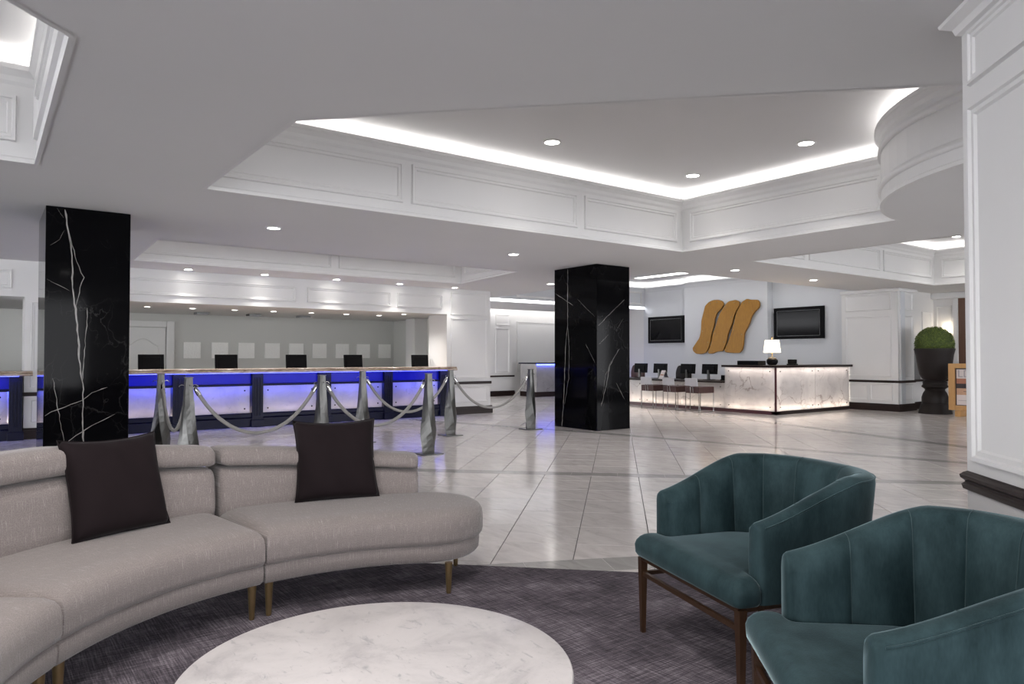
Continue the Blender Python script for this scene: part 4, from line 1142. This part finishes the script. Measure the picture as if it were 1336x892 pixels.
def telephone(x, y, z, rz, label):
    t = thing('telephone', label, 'telephone', (x, y, z), rz)
    bm = B(); box(bm, -0.09, 0.09, -0.1, 0.1, 0, 0.03, 0.01); bmesh.ops.transform(bm, matrix=Matrix.Rotation(0.0, 4, 'X'), verts=bm.verts); obj('body', bm, M['black'], t)
    bm = B(); box(bm, -0.03, 0.03, -0.1, 0.1, 0.03, 0.13, 0.012); obj('handset', bm, M['black'], t)
    part('keypad', t, 'plaque', 0.035, 0.08, -0.06, 0.06, 0.03, 0.034)
telephone(14.3, 10.68, 0.705, 0.3, 'black desk telephone on the low desk against the tall counter')
telephone(14.95, 9.32, 1.085, 0.2, 'small black telephone on the tall stone counter, right of the lamp')
t = thing('printer', 'low black box printer on the tall stone counter behind the lamp', 'printer', (14.25, 9.92, 1.085))
part('body', t, 'black', -0.15, 0.15, -0.28, 0.28, 0, 0.10, 0.01); part('paper_slot', t, 'screen', -0.155, -0.149, -0.2, 0.2, 0.04, 0.055)
# lamp
t = thing('table_lamp', 'lit table lamp with pale shade and black ball base on the stone counter', 'lamp', (14.25, 9.38, 1.085))
bm = B(); lathe(bm, [(0.07, 0), (0.10, 0.02), (0.125, 0.07), (0.12, 0.12), (0.08, 0.165), (0.02, 0.185)], 24); obj('base', bm, M['black'], t, smooth=True)
bm = B(); lathe(bm, [(0.012, 0.18), (0.012, 0.60), (0.016, 0.61), (0.016, 0.63), (0.006, 0.64)], 10); obj('stem', bm, M['brass'], t)
bm = B(); loft(bm, [[(r * cos(2 * pi * j / 32), r * sin(2 * pi * j / 32), z) for j in range(32)] for r, z in ((0.185, 0.285), (0.15, 0.565))], cap0=False, cap1=False); obj('lamp_shade', bm, M['shade'], t, smooth=True)
pl_ = bpy.data.lights.new('lamp', 'POINT'); pl_.energy = 5; pl_.color = (1, 0.82, 0.6); pl_.shadow_soft_size = 0.06
o = bpy.data.objects.new('lamp', pl_); C.objects.link(o); o.parent = t; o.location = (0, 0, 0.43)

# ---- television screens
def television(y0, y1, z0, z1, x, label):
    t = thing('television', label, 'television', (x, (y0 + y1) / 2, (z0 + z1) / 2), 0, 'wall televisions')
    hw, hh = (y1 - y0) / 2, (z1 - z0) / 2
    part('casing', t, 'black', -0.09, -0.02, -hw, hw, -hh, hh, 0.008)
    part('screen', t, 'screen', -0.094, -0.09, -hw + 0.11, hw - 0.11, -hh + 0.10, hh - 0.09)
    bm = B()
    a, b = hw - 0.105, hh - 0.09
    for y0_, y1_, z0_, z1_ in ((-a, a, -b - 0.014, -b - 0.006), (-a, a, b, b + 0.006), (-a - 0.006, -a, -b - 0.006, b), (a, a + 0.006, -b - 0.006, b)): box(bm, -0.095, -0.0905, y0_, y1_, z0_, z1_)
    obj('bezel', bm, M['plaque'], t)
    part('wall_mount', t, 'black', -0.02, 0.0, -0.3, 0.3, -0.2, 0.2)
television(14.27, 15.73, 1.705, 2.535, 17.2, 'black wall television left of the gold wall sculpture')
television(9.79, 11.21, 1.745, 2.575, 17.2, 'black wall television right of the gold wall sculpture, above the lamp')

# ---- gold wall sculpture
ART = [[(12.984, 2.905), (12.803, 2.902), (12.66, 2.85), (12.635, 2.743), (12.728, 2.621), (12.857, 2.521), (12.936, 2.375), (12.963, 2.183), (13.043, 1.971), (13.097, 1.714), (13.151, 1.542), (13.258, 1.392), (13.418, 1.349), (13.608, 1.358), (13.717, 1.438), (13.744, 1.526), (13.634, 1.657), (13.485, 1.83), (13.43, 2.025), (13.412, 2.33), (13.33, 2.588), (13.275, 2.758), (13.142, 2.859)],
       [(12.449, 2.837), (12.225, 2.865), (12.104, 2.807), (12.105, 2.691), (12.228, 2.532), (12.303, 2.368), (12.344, 2.203), (12.429, 2.038), (12.506, 1.872), (12.532, 1.704), (12.609, 1.537), (12.66, 1.432), (12.865, 1.42), (13.021, 1.357), (13.178, 1.37), (13.167, 1.478), (13.071, 1.628), (13.044, 1.799), (12.991, 1.97), (12.911, 2.138), (12.833, 2.349), (12.754, 2.516), (12.626, 2.679), (12.524, 2.791)],
       [(11.863, 2.871), (11.721, 2.833), (11.511, 2.819), (11.456, 2.715), (11.489, 2.595), (11.63, 2.481), (11.725, 2.363), (11.783, 2.182), (11.869, 2.042), (11.956, 1.921), (11.977, 1.654), (12.017, 1.469), (12.115, 1.375), (12.31, 1.375), (12.585, 1.402), (12.619, 1.474), (12.507, 1.641), (12.431, 1.829), (12.355, 2.036), (12.279, 2.242), (12.229, 2.449), (12.129, 2.631), (12.031, 2.791)]]
t = thing('wall_sculpture', 'wall sculpture of three wavy amber gold slabs above the reception desk', 'sculpture', (16.95, 12.6, 2.1))
for l in ART:
    l = round_poly([(y - 12.6, z - 2.1) for y, z in l], 0.04, 2)
    bm = B(); loft(bm, [[(x, a[0], a[1]) for a in offset(l, -ins)] for x, ins in ((-0.05, 0.004), (-0.095, 0.0), (-0.105, 0.008))])
    bmesh.ops.triangulate(bm, faces=[f for f in bm.faces if len(f.verts) > 4])
    s_ = obj('slab', bm, M['amber'], t)
    for i in range(3, len(l), 13):
        c_ = offset(l, -0.07)[i]; bolt(s_, (-0.105, c_[0], c_[1]), (-1, 0, 0), 'brass', 0.016)
    cy_, cz_ = sum(a[0] for a in l) / len(l), sum(a[1] for a in l) / len(l)
    bm = B()
    for dz in (-0.35, 0.35): box(bm, -0.06, 0, cy_ - 0.02 - dz * 0.3, cy_ + 0.02 - dz * 0.3, cz_ + dz - 0.02, cz_ + dz + 0.02)
    obj('standoff', bm, M['steel'], s_)

# ---- planter with clipped ball
t = thing('planter', 'tall dark urn planter standing beyond the tall desk by the pilaster', 'planter', (17.22, 7.22, 0))
k_ = 0.00272
prof = [(125, 825), (122, 815), (104, 745), (96, 742), (98, 720), (98, 690), (86, 655), (72, 632), (74, 622), (98, 605), (96, 596), (88, 585), (90, 565), (78, 558), (76, 550), (95, 535), (112, 500), (122, 450), (130, 400), (138, 340), (150, 296), (150, 288), (140, 288), (134, 300)]
bm = B(); lathe(bm, [(a * k_, (825 - b) * k_) for a, b in prof], 48); obj('urn', bm, M['planter'], t, smooth=True, angle=35)
tp = thing('topiary', 'clipped green boxwood ball growing in the dark urn', 'plant', (17.22, 7.22, 1.46))
bm = B(); bmesh.ops.create_icosphere(bm, subdivisions=4, radius=0.365, matrix=Matrix.Translation((0, 0, 0.10)))
for v in bm.verts: v.co *= 1 + random.uniform(-0.02, 0.02)
obj('foliage_core', bm, M['leaf'], tp)
bm = B(); rnd = random.Random(3)
for i in range(5200):
    z = rnd.uniform(-0.35, 1); a = rnd.uniform(0, 2 * pi); r = sqrt(1 - z * z)
    nv = Vector((r * cos(a), r * sin(a), z)); p = nv * 0.385 * rnd.uniform(0.95, 1.04) + Vector((0, 0, 0.10))
    e1 = nv.cross(Vector((rnd.uniform(-1, 1), rnd.uniform(-1, 1), rnd.uniform(-1, 1)))).normalized()
    dr = (nv * 0.7 + e1 * 0.9).normalized(); sd = dr.cross(nv).normalized(); l_ = rnd.uniform(0.02, 0.034)
    bm.faces.new([bm.verts.new(p + o_) for o_ in (dr * -l_ * 0.5, sd * l_ * 0.33, dr * l_ * 0.6, sd * -l_ * 0.33)])
o = obj('leaves', bm, M['leaf'], tp); o['kind'] = 'stuff'

# ---- poster stand
t = thing('poster_stand', 'honey oak framed poster stand right of the dark urn, cut by the near pier', 'sign', (16.85, 6.27, 0))
for y0, y1, z0, z1 in ((-0.50, -0.38, 0.13, 1.13), (0.38, 0.50, 0.13, 1.13), (-0.38, 0.38, 1.03, 1.13), (-0.38, 0.38, 0.13, 0.23)):
    part('frame_bar', t, 'oak', -0.06, 0.06, y0, y1, z0, z1, 0.006)
part('back_board', t, 'print_dark', 0.0, 0.02, -0.38, 0.38, 0.23, 1.03)
pp = part('poster', t, 'paper', -0.012, 0.0, -0.355, 0.355, 0.245, 1.005)
part('picture_band', pp, 'print_red', -0.014, -0.012, -0.355, 0.355, 0.70, 0.81)
part('picture_band', pp, 'print_dark', -0.014, -0.012, -0.355, 0.355, 0.60, 0.70)
part('picture_band', pp, 'print_tan', -0.014, -0.012, -0.355, 0.355, 0.46, 0.60)
part('picture_band', pp, 'print_grey', -0.014, -0.012, -0.355, 0.32, 0.335, 0.345)
bm = B(); bar(bm, (-0.015, 0.22, 0.54), (-0.015, -0.1, 0.50), 0.004, 0.012); obj('picture_shape', bm, M['print_dark'], pp)
cu = bpy.data.curves.new('lettering', 'FONT'); cu.body = 'LDN'; cu.size = 0.22; cu.align_x = 'LEFT'; cu.extrude = 0.001
tmp = bpy.data.objects.new('lettering', cu); C.objects.link(tmp)
me = bpy.data.meshes.new_from_object(tmp.evaluated_get(bpy.context.evaluated_depsgraph_get())); bpy.data.objects.remove(tmp)
o = bpy.data.objects.new('lettering', me); C.objects.link(o); o.parent = pp; o.location = (-0.0145, 0.335, 0.84); o.rotation_euler = (pi / 2, 0, -pi / 2); me.materials.clear(); me.materials.append(M['print_grey'])
for y in (-0.28, 0.28): part('foot', t, 'oak', -0.16, 0.16, y - 0.06, y + 0.06, 0, 0.13, 0.01)

# ---- sconce and plaque on the right wall
t = thing('wall_sconce', 'small lit wall sconce above the clipped ball', 'lamp', (19.4, 7.82, 1.85))
part('back_plate', t, 'brass', -0.02, 0, -0.04, 0.04, -0.1, 0.1, 0.005)
bm = B(); tube(bm, [(-0.02, 0, -0.04), (-0.07, 0, -0.05), (-0.1, 0, -0.02), (-0.1, 0, 0.03)], 0.008, 8); obj('arm', bm, M['brass'], t)
bm = B(); loft(bm, [[(-0.1 + r * cos(2 * pi * j / 20), r * sin(2 * pi * j / 20), z) for j in range(20)] for r, z in ((0.09, 0.02), (0.075, 0.2))], cap0=False, cap1=False); obj('lamp_shade', bm, glow('sconce_shade', (1, 0.85, 0.65), 2.0), t)
t = thing('wall_plaque', 'narrow grey metal plaque on the wall left of the dark urn', 'plaque', (18.46, 8.15, 1.1))
part('plate', t, 'plaque', -0.15, 0.15, -0.02, 0, -0.38, 0.38, 0.004); part('slot', t, 'print_dark', -0.12, 0.12, -0.0215, -0.02, 0.3, 0.32)

# ---- small far desk
t = thing('side_counter', 'small white veined counter with blue lit top in the far passage', 'counter', (0, 0, 0))
part('countertop', t, 'navy', 14.0, 17.15, 17.55, 18.5, 1.045, 1.085, 0.006)
part('front_panel', t, 'onyx', 14.05, 17.15, 17.62, 17.64, 0.16, 0.99); part('side_panel', t, 'onyx', 14.05, 14.07, 17.64, 18.45, 0.16, 0.99)
part('carcass', t, 'wall', 14.07, 17.15, 17.64, 18.45, 0.0, 1.045); part('plinth', t, 'dark_wood', 14.04, 17.15, 17.61, 18.46, 0, 0.16)
part('light_strip', t, 'led_blue', 14.03, 17.15, 17.585, 17.6, 1.0, 1.045)
area('lamp', (15.6, 17.58, 1.0), 3.1, 0.03, 1.0, (0.1, 0.15, 1.0), (0, 0, 0), 180, t)
